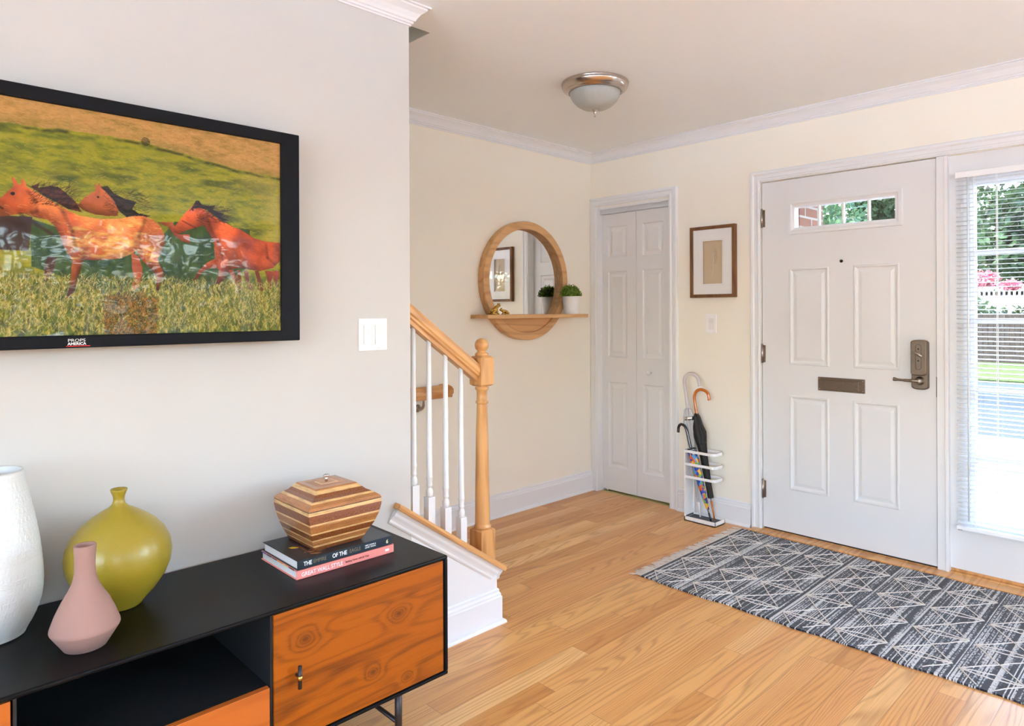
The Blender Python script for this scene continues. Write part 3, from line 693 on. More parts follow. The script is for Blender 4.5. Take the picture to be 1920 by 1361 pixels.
# ------------------------------------------------------------------ vases
ZS = SZ1
def embossed_vase(loc):
    prof = [(.001, .018), (.001, 0), (.058, 0), (.066, .004), (.086, .04), (.097, .072), (.102, .105), (.101, .15), (.096, .20), (.0885, .25), (.079, .30), (.070, .345), (.0645, .374)]
    pz = np.array([p[1] for p in prof[3:]]); pr = np.array([p[0] for p in prof[3:]]); nz_, na = 300, 416
    zz = np.linspace(.004, .374, nz_); rr = np.interp(zz, pz, pr); k = np.ones(25)/25; rr = np.convolve(np.pad(rr, 12, mode='edge'), k, 'valid'); rows = []
    rs = np.random.RandomState(12); NA = 46; edges = np.cumsum(rs.uniform(.009, .0135, 45)); edges = edges[edges < .37]
    th = np.arange(na)/na*2*PI
    mb = MB(); vs = [(.058*math.cos(t), .058*math.sin(t), 0) for t in th]
    for z, r in zip(zz, rr):
        j = int(np.searchsorted(edges, z)); z0 = edges[j-1] if j else 0.; z1 = edges[j] if j < len(edges) else .376; v = (z-z0)/(z1-z0)
        u = th/(2*PI)*NA+.37*math.sin(j*2.1); iu = np.floor(u); fu = u-iu; w = .75+.25*np.sin(iu*12.9+j*78.2)
        d = np.maximum(np.abs(fu-.5)/w*1., abs(v-.5)); hgt = .0013*np.clip(1-np.abs(d-.36)/.10, 0, 1)+.0010*np.clip(1-np.abs(d-.08)/.10, 0, 1)
        fade = min(1, (z-.004)/.012, (.374-z)/.008); q = r+hgt*max(0, fade)-.0004
        vs += [(a_*math.cos(t), a_*math.sin(t), z) for a_, t in zip(q, th)]
    for r, z in ((.0625, .379), (.0595, .376), (.062, .35), (.075, .28), (.092, .20), (.096, .12), (.06, .02)): vs += [(r*math.cos(t), r*math.sin(t), z) for t in th]
    nr = len(vs)//na
    mb.add(vs, [tuple(range(na))[::-1], tuple((nr-1)*na+i for i in range(na))], 0, False)
    for k_ in range(nr-1):
        for i in range(na): mb.f.append((k_*na+i, k_*na+(i+1) % na, (k_+1)*na+(i+1) % na, (k_+1)*na+i)); mb.mi.append(0); mb.sm.append(True)
    return mb.build('vase', M['vwhite'], loc=loc)
embossed_vase((.214, 1.955, ZS))
tag(C.objects['vase'], 'tall white vase with embossed square pattern at the left edge', 'vase')
o = MB().lathe([(.001, 0), (.048, 0), (.052, .003), (.056, .010), (.082, .038), (.104, .070), (.1165, .10), (.120, .128), (.1165, .155), (.104, .183), (.084, .207), (.060, .226), (.038, .240), (.0225, .249), (.0150, .257), (.0125, .266), (.0135, .276), (.0175, .286), (.0195, .2915), (.0185, .294), (.0145, .289), (.0095, .27), (.009, .25), (.001, .248)], n=64).build('vase', M['vgreen'], loc=(.4735, 1.945, ZS))
tag(o, 'round olive green vase with a tiny neck behind the pink one', 'vase')
o = MB().lathe([(.001, 0), (.038, 0), (.042, .002), (.0670, .041), (.0682, .0445), (.0675, .050), (.058, .077), (.046, .103), (.034, .124), (.0255, .142), (.0212, .160), (.0200, .178), (.0205, .20), (.0222, .223), (.0212, .2255), (.0180, .224), (.0165, .20), (.016, .16), (.001, .15)], n=64).build('vase', M['vpink'], loc=(.3605, 1.757, ZS))
tag(o, 'small matt pink bottle vase with angled foot on the sideboard', 'vase')

# ------------------------------------------------------------------ books
def book(name, label, x0, x1, y0, y1, z0, z1, cover, pages):
    b = thing(name, (x0, y0, z0), label, 'book')
    w, d, hh = x1-x0, y1-y0, z1-z0; t = .0025
    MB().box(0, w, 0, d, 0, t).box(0, w, 0, d, hh-t, hh).box(0, w, 0, .003, 0, hh).build('cover', cover, b, bevel=.0012)
    MB().box(.004, w-.004, .003, d-.004, t, hh-t).build('pages', pages, b)
    return b
M['pages'] = plain('page edges', (.72, .72, .72), .8, noise=.1, nscale=300.)
M['navy'] = plain('dark navy dust jacket', srgb(30, 40, 50), .3)
def cover_top():
    t = NT('dark jacket'); t.P(Base_Color=srgb(22, 24, 26), Roughness=.35); return t.m
M['salmon'] = plain('salmon cover', srgb(232, 138, 128), .4)
M['ink'] = plain('white ink', (.86, .86, .86), .6); M['inkg'] = plain('olive grey ink', srgb(120, 112, 86), .6); M['inkd'] = plain('dark ink', srgb(120, 60, 60), .6)
bk = book('book', 'salmon pink hardback at the bottom of the book pair', .864, 1.1805, 1.7725, 2.003, ZS, ZS+.0255, M['salmon'], M['pages'])
text('spine_title', 'GREAT WALL STYLE', .0165, M['ink'], bk, (.014, -.0004, .0065), (1,0,0), (0,0,1), sx=.86)
text('spine_subtitle', 'Building Home with Jin Yuan', .0085, M['inkd'], bk, (.150, -.0004, .0095), (1,0,0), (0,0,1), sx=.8)
mb = MB().add([(x*.006+.292, -.0005, z*.0035+.0125) for x, z in ((-1,-1),(1,-1),(1.2,0),(1,1),(-1,1),(-1.2,0))], [(0,1,2,3,4,5)]); mb.build('emblem', M['ink'], bk)
mb = MB(); cols = [srgb(40, 90, 190), srgb(40, 44, 60), srgb(120, 60, 40), srgb(226, 150, 70), srgb(240, 190, 110), srgb(90, 50, 40)]
for k in range(6): mb.box(-.0006, .0002, .225-.036*k-.03, .225-.036*k, .0228, .0258, k)
mb.build('cover_picture', [plain('cover picture %d' % k, c, .4) for k, c in enumerate(cols)], bk)
bk2 = book('book', 'black hardback on top of the salmon book under the wooden urn', .867, 1.175, 1.7735, 1.996, ZS+.0255, ZS+.052, M['navy'], M['pages'])
z_ = .0085
text('spine_title', 'THE', .0168, M['ink'], bk2, (.018, -.0004, z_), (1,0,0), (0,0,1), sx=.82, bold=.0002)
text('spine_title', 'EMPIRE', .0150, M['inkg'], bk2, (.047, -.0004, z_+.001), (1,0,0), (0,0,1), sx=.86)
text('spine_title', 'OF THE', .0168, M['ink'], bk2, (.106, -.0004, z_), (1,0,0), (0,0,1), sx=.82, bold=.0002)
text('spine_title', 'EAGLE', .0150, M['inkg'], bk2, (.161, -.0004, z_+.001), (1,0,0), (0,0,1), sx=.86)
text('spine_author', 'MIKE UNWIN &\nDAVID TIPLING', .0062, M['ink'], bk2, (.213, -.0004, z_+.0065), (1,0,0), (0,0,1), sx=.86)
mb = MB().add([(.290+x, -.0005, .012+z) for x, z in ((-.004,-.004),(.002,-.006),(.004,0),(.001,.001),(.003,.007),(-.003,.004),(-.004,.0))], [(0,1,2,3,4,5,6)]); mb.build('emblem', plain('pale gold foil', (.7, .6, .35), .4), bk2)
mb = MB()       # printed eagle on the jacket: feathers, head and beak
random.seed(3)
def feather(mb, x, y, L, a, w, z, mi):
    d = Vector((math.cos(a), math.sin(a))); n = Vector((-d.y, d.x))
    pts = [Vector((x, y))-n*w*.3, Vector((x, y))+n*w*.3, Vector((x, y))+d*L*.6+n*w*.5, Vector((x, y))+d*L, Vector((x, y))+d*L*.6-n*w*.5]
    mb.add([(p.x, p.y, z) for p in pts], [(0,4,3,2,1)], mi)
for i in range(90):
    t = random.random(); x = .045+.15*t; y = .018+.02*math.sin(t*3)+.035*random.random()+.05*t
    feather(mb, x, y, .03+.02*random.random(), -.25+.9*t+random.uniform(-.2, .2), .006, .0267+.00002*(i % 9), i % 3)
for i in range(14): feather(mb, .05+.012*random.random(), .05+i*.0045, .018, 1.4+random.uniform(-.4, .4), .007, .02672+.00002*(i % 5), 2)
feather(mb, .052, .100, .03, 2.4, .016, .0268, 3); feather(mb, .048, .098, .016, 3.6, .010, .0269, 4)
mb.build('jacket_picture', [plain('feather brown', srgb(168, 112, 70), .4), plain('feather tan', srgb(206, 156, 110), .4), plain('feather dark', srgb(96, 58, 34), .4), plain('beak yellow', srgb(226, 200, 40), .4), plain('violet print', srgb(96, 60, 110), .4)], bk2, recalc=False)

# ------------------------------------------------------------------ wooden urn
un = thing('wooden_urn', (1.022, 1.889, ZS+.052), 'striped inlaid wooden urn box on the stacked books', 'urn')
def rect_loft(mb, lv, cap0=True, cap1=True, bands=None, mi=0):
    """lv: (hx,hy,z,dx,dy)"""
    vs = [(dx+sx*a, dy+sy*b, z) for a, b, z, dx, dy in lv for sx, sy in ((-1,-1),(1,-1),(1,1),(-1,1))]
    fs = []
    if cap0: fs.append((3,2,1,0))
    k = 4*(len(lv)-1)
    if cap1: fs.append((k, k+1, k+2, k+3))
    fs += [(4*j+i, 4*j+(i+1) % 4, 4*j+4+(i+1) % 4, 4*j+4+i) for j in range(len(lv)-1) for i in range(4)]
    mb.add(vs, fs, mi)
def stripe_mat(name, bands, zmax):
    t = NT(name); s = t.sep(t.obj())
    k = t.m2('DIVIDE', s[2], zmax)
    c = t.ramp(k, [(p, srgb(*col)) for p, col in bands], 'CONSTANT')
    n1 = t.noise(t.com(t.m2('MULTIPLY', s[0], 22.), t.m2('MULTIPLY', s[1], 22.), t.m2('MULTIPLY', s[2], 160.)), 1., 4.)
    n2 = t.noise(t.obj(), 420., 2.)
    c = t.mix(t.ramp(n1, [(.42, (0, 0, 0)), (.72, (.5,)*3)]), c, srgb(96, 44, 14))
    c = t.mix(t.ramp(n2, [(.4, (0, 0, 0)), (.75, (.25,)*3)]), c, srgb(226, 180, 122))
    t.P(Base_Color=c, Roughness=.28, Coat_Weight=.6, Coat_Roughness=.12); return t.m
LT, DK, MD = (222, 180, 120), (116, 50, 10), (168, 106, 56)
um = stripe_mat('inlaid body', [(0, DK), (.10, LT), (.145, MD), (.26, LT), (.30, DK), (.44, LT), (.48, MD), (.66, LT), (.70, DK), (.91, LT)], .1235)
lv = [(.076, .082, 0, -.008, .004), (.089, .092, .024, -.006, .003), (.102, .102, .050, -.003, .001), (.112, .109, .078, -.001, 0), (.1185, .112, .104, 0, 0), (.120, .113, .1225, 0, 0)]
mb = MB(); rect_loft(mb, lv); mb.build('body', um, un, bevel=.002)
MB().box(-.1175, .1175, -.1105, .1105, .1225, .1242).build('seam', M['dark'], un)
ul = stripe_mat('inlaid lid', [(0, MD), (.28, LT), (.36, DK), (.60, LT), (.76, MD), (.93, LT)], .056)
lid = thing('lid', (0, 0, .1182), None, None); lid.parent = un
bpy.data.objects.remove(lid)
mb = MB(); rect_loft(mb, [(.120, .113, 0, 0, 0), (.114, .108, .009, 0, 0), (.097, .094, .020, 0, .002), (.085, .083, .026, 0, .004), (.074, .072, .037, -.001, .006), (.067, .065, .044, -.001, .007), (.064, .062, .0465, -.001, .007)])
lid = mb.build('lid', ul, un, bevel=.0018); lid.location = (0, 0, .1242)
mb = MB(); rect_loft(mb, [(.046, .043, .0465, -.001, .007), (.046, .043, .0471, -.001, .007)], mi=0); rect_loft(mb, [(.028, .024, .0472, -.001, .007), (.028, .024, .0477, -.001, .007)], mi=1); rect_loft(mb, [(.024, .020, .0478, -.001, .007), (.024, .020, .0481, -.001, .007)], mi=2)
mb.build('lid_inlay', [plain('inlay mid', srgb(178, 118, 74), .3), plain('inlay light', srgb(232, 200, 158), .3), plain('inlay tan', srgb(200, 146, 98), .3)], lid)
mb = MB().lathe([(.0045, .051), (.0042, .062), (.0035, .063), (.0045, .066), (.0095, .068), (.0100, .0705), (.0070, .0735), (.0005, .0745)], (-.001, .007, -.003), 24); mb.build('knob', M['steel'], lid)

# ------------------------------------------------------------------ television
tv = thing('television', (.43, YT, 1.527), 'wall-mounted flat television showing running chestnut horses', 'television')
TX0, TX1, TZ0, TZ1, TYF = -.145, 1.0, 1.2055, 1.8515, YT-.080
A_ = lambda x: x-.43
B_ = lambda z: z-1.527
MB().box(A_(TX0)+.04, A_(TX1)-.04, -.052, -.006, B_(TZ0)+.04, B_(TZ1)-.04).build('back_housing', M['tvframe'], tv, bevel=.01)
mb = MB(); y0, y1 = -.080, -.050
sx0, sx1, sz0, sz1 = -.085, .9405, 1.2375, 1.816
mb.box(A_(TX0), A_(TX1), y0, y1, B_(TZ0), B_(sz0)); mb.box(A_(TX0), A_(TX1), y0, y1, B_(sz1), B_(TZ1))
mb.box(A_(TX0), A_(sx0), y0-.0006, y1, B_(TZ0), B_(TZ1)); mb.box(A_(sx1), A_(TX1), y0-.0006, y1, B_(TZ0), B_(TZ1))
mb.build('bezel', M['tvframe'], tv, bevel=.003)
# picture as painted vertex colours on a fine grid
xs = np.concatenate([np.linspace(sx0, .235, 90, endpoint=False), np.linspace(.235, sx1, 620)]); zs = np.linspace(sz0, sz1, 470)
nx, nz = len(xs), len(zs); XX, ZZ = np.meshgrid(xs, zs)
rng = np.random.RandomState(5)
def vnoise(fx, fz, seed, oct_=3):
    out = np.zeros_like(XX); amp = 1.; tot = 0
    for o_ in range(oct_):
        g = np.random.RandomState(seed+o_).rand(256, 256); u = (XX+1)*fx*2**o_; v = ZZ*fz*2**o_
        i, j = np.floor(u).astype(int), np.floor(v).astype(int); a, b = u-i, v-j; a = a*a*(3-2*a); b = b*b*(3-2*b)
        G = lambda p, q: g[p % 256, q % 256]
        out += amp*((G(i, j)*(1-a)+G(i+1, j)*a)*(1-b)+(G(i, j+1)*(1-a)+G(i+1, j+1)*a)*b); tot += amp; amp *= .55
    return out/tot
S3 = lambda r, g, b: np.array(srgb(r, g, b))
def lerp(a, b, t): return a*(1-t[..., None])+b*t[..., None]
def inside(poly):
    m = np.zeros(XX.shape, bool); n = len(poly)
    for i in range(n):
        (xa, za), (xb, zb) = poly[i], poly[(i+1) % n]
        if za == zb: continue
        c_ = ((za > ZZ) != (zb > ZZ)) & (XX < (xb-xa)*(ZZ-za)/(zb-za)+xa); m ^= c_
    return m
img = np.zeros(XX.shape+(3,))
ditch = 1.757-.055*(XX-.3)-.012*np.sin(XX*9)+.008*(vnoise(30, 5, 40)-.5)
nA = vnoise(30, 90, 1); nB = vnoise(8, 30, 11); nC = vnoise(220, 90, 21); nD = vnoise(3, 9, 31)
top = lerp(S3(206, 160, 96), S3(150, 128, 60), np.clip((nA-.5)*2.2+.4*(nB-.4), 0, 1)); topc = lerp(top, S3(120, 122, 42), np.clip(1.2-(ZZ-ditch)/.022, 0, .7)*nB)
mead = lerp(S3(162, 158, 38), S3(112, 122, 34), np.clip((nA-.42)*2.6, 0, 1)); mead = lerp(mead, S3(70, 88, 30), np.clip((nB-.62)*5, 0, .8)); mead = lerp(mead, S3(196, 176, 92), np.clip((nD-.55)*3, 0, .5))
img = np.where((ZZ > ditch)[..., None], topc, mead)
dm = np.clip(1-np.abs(ZZ-ditch+.006)/.006, 0, 1)*np.clip((vnoise(40, 40, 50)-.25)*3, 0, 1); img = lerp(img, S3(70, 66, 30), dm)
img = lerp(img, S3(70, 74, 30), (((XX-.562)/.011)**2+((ZZ-1.758)/.012)**2 < 1)*.9)
gl = 1.40+.015*np.sin(XX*11)
low = lerp(S3(116, 124, 42), S3(200, 180, 96), np.clip((nC-.45)*3.2, 0, 1)); low = lerp(low, S3(62, 78, 34), np.clip((vnoise(90, 60, 60)-.5)*4, 0, .9))
fad = np.clip((gl-ZZ)/.03+.5, 0, 1); img = lerp(img, low, fad)
SHP = {'dark': [(.305,1.526),(.373,1.505),(.529,1.461),(.594,1.494),(.635,1.548),(.845,1.543),(.852,1.432),(.796,1.398),(.706,1.357),(.594,1.391),(.466,1.353),(.372,1.385),(.306,1.409)],
'brown': [(.1,1.522),(.309,1.531),(.301,1.447),(.1,1.444)],
'leg4': [(.891,1.42),(.936,1.422),(.936,1.397),(.923,1.371),(.917,1.409),(.912,1.365),(.903,1.365),(.897,1.402)], 'leg0': [(.778,1.419),(.796,1.419),(.823,1.363),(.814,1.358)], 'leg1': [(.808,1.42),(.817,1.42),(.82,1.381),(.811,1.381)], 'leg2': [(.826,1.421),(.838,1.421),(.844,1.388),(.859,1.361),(.847,1.359),(.833,1.387)], 'leg3': [(.86,1.419),(.872,1.419),(.888,1.361),(.876,1.358)],
'D_neck': [(.59,1.542),(.629,1.546),(.644,1.513),(.674,1.515),(.675,1.49),(.655,1.494),(.636,1.507),(.618,1.531)],
'B_head': [(.403,1.568),(.419,1.591),(.433,1.603),(.443,1.611),(.442,1.632),(.448,1.621),(.451,1.633),(.458,1.62),(.467,1.61),(.485,1.595),(.497,1.571),(.494,1.55),(.473,1.548),(.443,1.549),(.419,1.556)],
'B_mane': [(.455,1.622),(.471,1.627),(.485,1.609),(.51,1.598),(.539,1.593),(.529,1.572),(.544,1.562),(.575,1.558),(.555,1.551),(.516,1.548),(.497,1.564),(.485,1.591)],
'A_far': [(.339,1.436),(.359,1.435),(.354,1.411),(.347,1.384),(.336,1.37),(.33,1.377),(.334,1.41)],
'A_hind': [(.526,1.46),(.544,1.444),(.552,1.419),(.552,1.397),(.544,1.368),(.531,1.35),(.526,1.361),(.533,1.39),(.528,1.411)],
'A_body': [(.18,1.54),(.2,1.556),(.244,1.566),(.258,1.584),(.269,1.597),(.272,1.603),(.269,1.615),(.269,1.625),(.275,1.617),(.281,1.607),(.286,1.606),(.288,1.622),(.294,1.615),(.297,1.603),(.311,1.595),(.323,1.589),(.339,1.579),(.358,1.568),(.382,1.554),(.406,1.543),(.454,1.538),(.497,1.543),(.529,1.553),(.555,1.556),(.581,1.548),(.599,1.53),(.608,1.509),(.609,1.487),(.602,1.465),(.591,1.442),(.594,1.428),(.602,1.414),(.606,1.399),(.602,1.384),(.595,1.37),(.594,1.355),(.586,1.355),(.588,1.377),(.587,1.391),(.574,1.413),(.557,1.429),(.544,1.447),(.539,1.461),(.522,1.449),(.503,1.439),(.466,1.433),(.43,1.43),(.416,1.431),(.412,1.413),(.404,1.385),(.398,1.358),(.395,1.345),(.387,1.342),(.381,1.331),(.378,1.334),(.383,1.351),(.389,1.385),(.39,1.412),(.393,1.426),(.384,1.439),(.372,1.465),(.365,1.491),(.356,1.51),(.341,1.526),(.318,1.529),(.291,1.537),(.265,1.53),(.22,1.518),(.19,1.52)],
'A_mane': [(.294,1.609),(.307,1.604),(.323,1.616),(.321,1.603),(.345,1.611),(.362,1.611),(.384,1.593),(.401,1.575),(.413,1.552),(.382,1.557),(.356,1.573),(.334,1.583),(.318,1.595)],
'C_body': [(.631,1.529),(.644,1.547),(.663,1.575),(.683,1.597),(.691,1.612),(.699,1.613),(.705,1.593),(.721,1.586),(.744,1.571),(.77,1.558),(.796,1.546),(.817,1.541),(.839,1.528),(.86,1.517),(.895,1.51),(.94,1.51),(.94,1.453),(.917,1.43),(.875,1.419),(.829,1.424),(.814,1.426),(.784,1.419),(.772,1.395),(.755,1.376),(.746,1.379),(.752,1.4),(.755,1.421),(.732,1.423),(.712,1.413),(.693,1.389),(.682,1.383),(.698,1.413),(.721,1.437),(.744,1.45),(.741,1.491),(.732,1.514),(.713,1.544),(.688,1.534),(.666,1.526),(.644,1.513),(.634,1.518)],
'C_mane': [(.691,1.612),(.699,1.614),(.71,1.601),(.727,1.601),(.744,1.605),(.739,1.591),(.77,1.582),(.761,1.572),(.785,1.565),(.77,1.561),(.793,1.548),(.773,1.558),(.744,1.574),(.721,1.589),(.702,1.593),(.682,1.588),(.672,1.578),(.684,1.598)],
'bush': [(.463,1.305),(.472,1.327),(.468,1.336),(.484,1.342),(.492,1.351),(.508,1.347),(.522,1.357),(.538,1.350),(.556,1.352),(.565,1.341),(.581,1.336),(.578,1.318),(.588,1.300),(.580,1.275),(.584,1.255),(.573,1.238),(.465,1.238),(.460,1.27)]}
hz = np.clip((vnoise(14, 14, 70)-.3)*1.6, 0, 1)
def paint(k, ca, cb, n_=None, al=1.):
    global img
    m = inside(SHP[k]).astype(float)*al; img = lerp(img, lerp(S3(*ca), S3(*cb), hz if n_ is None else n_), m)
strands = np.clip((vnoise(60, 240, 80)-.35)*3, 0, 1)
paint('dark', (38, 66, 34), (92, 112, 52), vnoise(60, 40, 75)); paint('brown', (64, 44, 34), (92, 66, 52))  # dark green and brown patches: room reflections painted into the picture
for k in ('leg0', 'leg1', 'leg2', 'leg3', 'leg4'): paint(k, (112, 50, 28), (176, 84, 48))
paint('D_neck', (176, 84, 52), (206, 106, 66)); paint('B_head', (150, 78, 46), (206, 120, 66)); paint('B_mane', (32, 30, 26), (70, 58, 40), strands)
paint('A_far', (84, 42, 30), (112, 58, 40)); paint('A_hind', (176, 92, 60), (210, 120, 80))
paint('A_body', (196, 96, 48), (238, 150, 84)); 
m_ = inside(SHP['A_body']) & (XX > .38) & (XX < .60) & (ZZ > 1.43); sp_ = np.clip((vnoise(40, 120, 90)-.5)*3+.3*np.sin((ZZ-1.43)*40), 0, .8); img = lerp(img, S3(246, 198, 112), m_*sp_)  # yellow reflections painted along the horse's back
paint('A_mane', (60, 30, 26), (110, 60, 44), strands); paint('C_body', (170, 76, 38), (226, 112, 60)); paint('C_mane', (30, 26, 22), (64, 50, 36), strands)
paint('bush', (66, 62, 22), (170, 122, 50), np.clip((vnoise(90, 90, 95)-.35)*2.5, 0, 1))
for cx_, cz_, r_ in ((.270, 1.583, .0045), (.449, 1.595, .003), (.683, 1.585, .003)): img = lerp(img, S3(24, 16, 12), (((XX-cx_)**2+(ZZ-cz_)**2) < r_*r_)*1.)
for (a, b), (c_, d_), w_ in (((.285, 1.535), (.35, 1.49), .006), ((.655, 1.552), (.69, 1.535), .003), ((.23, 1.56), (.25, 1.545), .004)):
    L2 = (c_-a)**2+(d_-b)**2; t_ = np.clip(((XX-a)*(c_-a)+(ZZ-b)*(d_-b))/L2, 0, 1); dd = np.hypot(XX-a-t_*(c_-a), ZZ-b-t_*(d_-b)); img = lerp(img, S3(72, 32, 24), np.clip(1-dd/w_, 0, .8))
def strokes(n, xr, zr, L_, ang, cols, mask=None, alpha=.7, wide=0, seed=1):
    r_ = np.random.RandomState(seed); x = r_.uniform(*xr, n); z = r_.uniform(*zr, n); a = r_.uniform(*ang, n); l = r_.uniform(*L_, n); ci = r_.randint(0, len(cols), n); cur = r_.uniform(-.6, .6, n)
    for t in np.linspace(0, 1, 22):
        aa = a+cur*t; px = x+np.cos(aa)*l*t; pz = z+np.sin(aa)*l*t
        i = np.searchsorted(xs, px); j = np.round((pz-sz0)/(sz1-sz0)*(nz-1)).astype(int)
        for w_ in range(wide+1):
            ok = (i >= 0) & (i < nx-1) & (j+w_ >= 0) & (j+w_ < nz)
            if mask is not None: ok &= mask[np.clip(j+w_, 0, nz-1), np.clip(i, 0, nx-1)]
            ii, jj = i[ok], (j+w_)[ok]; al_ = alpha*(1-.5*t); img[jj, ii] = img[jj, ii]*(1-al_)+np.array([S3(*cols[k]) for k in ci[ok]]).reshape(-1, 3)*al_
body = inside(SHP['A_body']) | inside(SHP['C_body'])
img = lerp(img, img*.55, body*np.clip((1.44-ZZ)/.06, 0, .75)); img = lerp(img, img*.5, body*np.clip((1.372-ZZ)/.02, 0, .7))
img = lerp(img, np.clip(img*1.25, 0, 1), body*np.clip((ZZ-1.49-.03*np.sin(XX*14))/.03, 0, .6))
def lowedge(k, n_, am):
    global img
    m = inside(SHP[k]); e = np.zeros(XX.shape)
    for q in range(1, n_+1): e += (m & ~np.roll(m, q, axis=0))/n_
    img = lerp(img, img*.38, e*am)
    e = np.zeros(XX.shape)
    for q in range(1, n_+1): e += (m & ~np.roll(m, -q, axis=0))/n_
    img = lerp(img, np.clip(img*1.3, 0, 1), e*am*.6)
for k_ in ('A_body', 'C_body'): lowedge(k_, 34, .95)
for k_ in ('B_head', 'D_neck'): lowedge(k_, 22, .9)
msc = np.clip((vnoise(22, 18, 140)-.5)*2.6, -.5, .5); img = np.clip(img*(1+(body*msc*.7)[..., None]), 0, 1)
for pa in ([(.352, 1.585), (.372, 1.55), (.392, 1.50), (.400, 1.455)], [(.30, 1.592), (.315, 1.57), (.318, 1.545), (.30, 1.536)], [(.722, 1.58), (.728, 1.545), (.752, 1.50), (.765, 1.45)], [(.56, 1.545), (.545, 1.50), (.55, 1.455)], [(.895, 1.50), (.90, 1.46), (.925, 1.44)]):
    for (a, b), (c_, d_) in zip(pa[:-1], pa[1:]):
        t_ = np.clip(((XX-a)*(c_-a)+(ZZ-b)*(d_-b))/((c_-a)**2+(d_-b)**2), 0, 1); dd = np.hypot(XX-a-t_*(c_-a), ZZ-b-t_*(d_-b)); img = lerp(img, img*.5, body*np.clip(1-dd/.007, 0, .8))
horse = body | inside(SHP['B_head']) | inside(SHP['A_mane']) | inside(SHP['C_mane']) | inside(SHP['B_mane'])
strokes(9000, (sx0, sx1), (1.245, 1.385), (.006, .02), (.9, 2.2), [(206, 190, 104), (92, 112, 40), (60, 78, 34), (150, 152, 66), (222, 200, 130), (120, 98, 44)], ~horse, .6, 0, 3)
strokes(1500, (.46, .59), (1.235, 1.335), (.004, .012), (.3, 2.8), [(176, 120, 44), (60, 60, 20), (108, 96, 34)], None, .7, 0, 4)
strokes(4000, (sx0, sx1), (1.42, 1.72), (.006, .02), (-.3, .15), [(178, 170, 52), (104, 116, 34), (196, 180, 90), (128, 140, 40)], ~horse & ~inside(SHP['dark']) & ~inside(SHP['brown']), .35, 0, 5)
strokes(2500, (sx0, sx1), (1.735, 1.815), (.008, .03), (-.25, .1), [(216, 176, 112), (168, 128, 70), (190, 150, 88)], ZZ > ditch, .4, 0, 6)
for (x0_, x1_, z0_, z1_, a0_, a1_, sd_, n_) in ((.30, .40, 1.56, 1.61, .1, 1.0, 7, 150), (.46, .56, 1.56, 1.62, -.5, .5, 8, 130), (.69, .78, 1.555, 1.605, -.4, .5, 9, 150)):
    strokes(n_, (x0_, x1_), (z0_, z1_), (.014, .036), (a0_, a1_), [(46, 26, 22), (84, 48, 38), (30, 26, 24)], None, .75, 0, sd_)
strokes(500, (.25, .60), (1.44, 1.56), (.008, .02), (-.6, .2), [(226, 128, 66), (170, 76, 40), (246, 176, 104)], inside(SHP['A_body']), .3, 0, 10)
strokes(500, (.64, .94), (1.42, 1.60), (.008, .02), (-.7, .1), [(196, 88, 46), (130, 54, 28), (226, 122, 66)], inside(SHP['C_body']), .3, 0, 11)
img = np.clip(img*(.88+.24*vnoise(160, 160, 99)[..., None]), 0, 1)**1.15*.80
me = bpy.data.meshes.new('screen')
idx = np.arange(nx*nz).reshape(nz, nx)
fc = np.stack([idx[:-1, :-1], idx[:-1, 1:], idx[1:, 1:], idx[1:, :-1]], -1).reshape(-1, 4)
me.vertices.add(nx*nz); co = np.stack([XX-.43, np.full_like(XX, -.071), ZZ-1.527], -1).astype(np.float32); me.vertices.foreach_set('co', co.ravel())
me.loops.add(fc.size); me.loops.foreach_set('vertex_index', fc.ravel().astype(np.int32)); me.polygons.add(len(fc))
me.polygons.foreach_set('loop_start', np.arange(0, fc.size, 4, dtype=np.int32)); me.polygons.foreach_set('loop_total', np.full(len(fc), 4, dtype=np.int32)); me.update(calc_edges=True)
ca = me.color_attributes.new('picture', 'FLOAT_COLOR', 'POINT'); ca.data.foreach_set('color', np.concatenate([img, np.ones(XX.shape+(1,))], -1).astype(np.float32).ravel())
me.materials.append(M['screen']); o = bpy.data.objects.new('screen', me); C.objects.link(o); o.parent = tv; o['label'] = 'screen with brown horses on a green meadow'
M['chrome'] = plain('logo silver', (.75, .72, .66), .3, .6); M['red'] = plain('logo red', (.7, .02, .02), .4)
text('logo', 'PROPS', .0105, M['chrome'], tv, (A_(.379), -.0806, B_(1.2215)), (1,0,0), (0,0,1), sx=1.28)
text('logo', 'AMERICA', .0096, M['ink'], tv, (A_(.379), -.0806, B_(1.2132)), (1,0,0), (0,0,1), sx=1.0, bold=.0002)
MB().box(A_(.376), A_(.428), -.0812, -.0802, B_(1.2095), B_(1.2115)).build('logo_bar', M['red'], tv)

# ------------------------------------------------------------------ switches
def switchplate(name, label, c, w, hh, n, rot):
    o = thing(name, c, label, 'light switch', rot)
    MB().box(-w/2, w/2, -.005, 0, -hh/2, hh/2).build('cover_plate', M['plastic'], o, bevel=.0025)
    M.setdefault('rocker', plain('switch rocker', (.80, .79, .77), .35)); M.setdefault('rocker2', plain('rocker shade', (.70, .665, .645), .4))
    for k in range(n):
        x = (k-(n-1)/2)*.046
        MB().add([(x-.0155, -.0058, -.033), (x+.0155, -.0058, -.033), (x+.0155, -.0058, .033), (x-.0155, -.0058, .033), (x-.0155, -.0095, -.033), (x+.0155, -.0095, -.033), (x+.0155, -.0062, .001), (x-.0155, -.0062, .001), (x+.0155, -.0078, .033), (x-.0155, -.0078, .033)],
           [(4,5,6,7), (7,6,8,9), (0,1,5,4), (3,2,8,9)]).build('rocker', M['rocker'], o)
        mb = MB().box(x-.0165, x+.0165, -.0056, -.004, -.034, .034); mb.build('rocker_surround', M['rocker2'], o)
        for z in (.046, -.046): MB().lathe([(.0022, 0), (.002, .001), (.0005, .0013)], (x, -.005, z), 10, axis=(0,-1,0)).build('screw', M['plastic'], o)
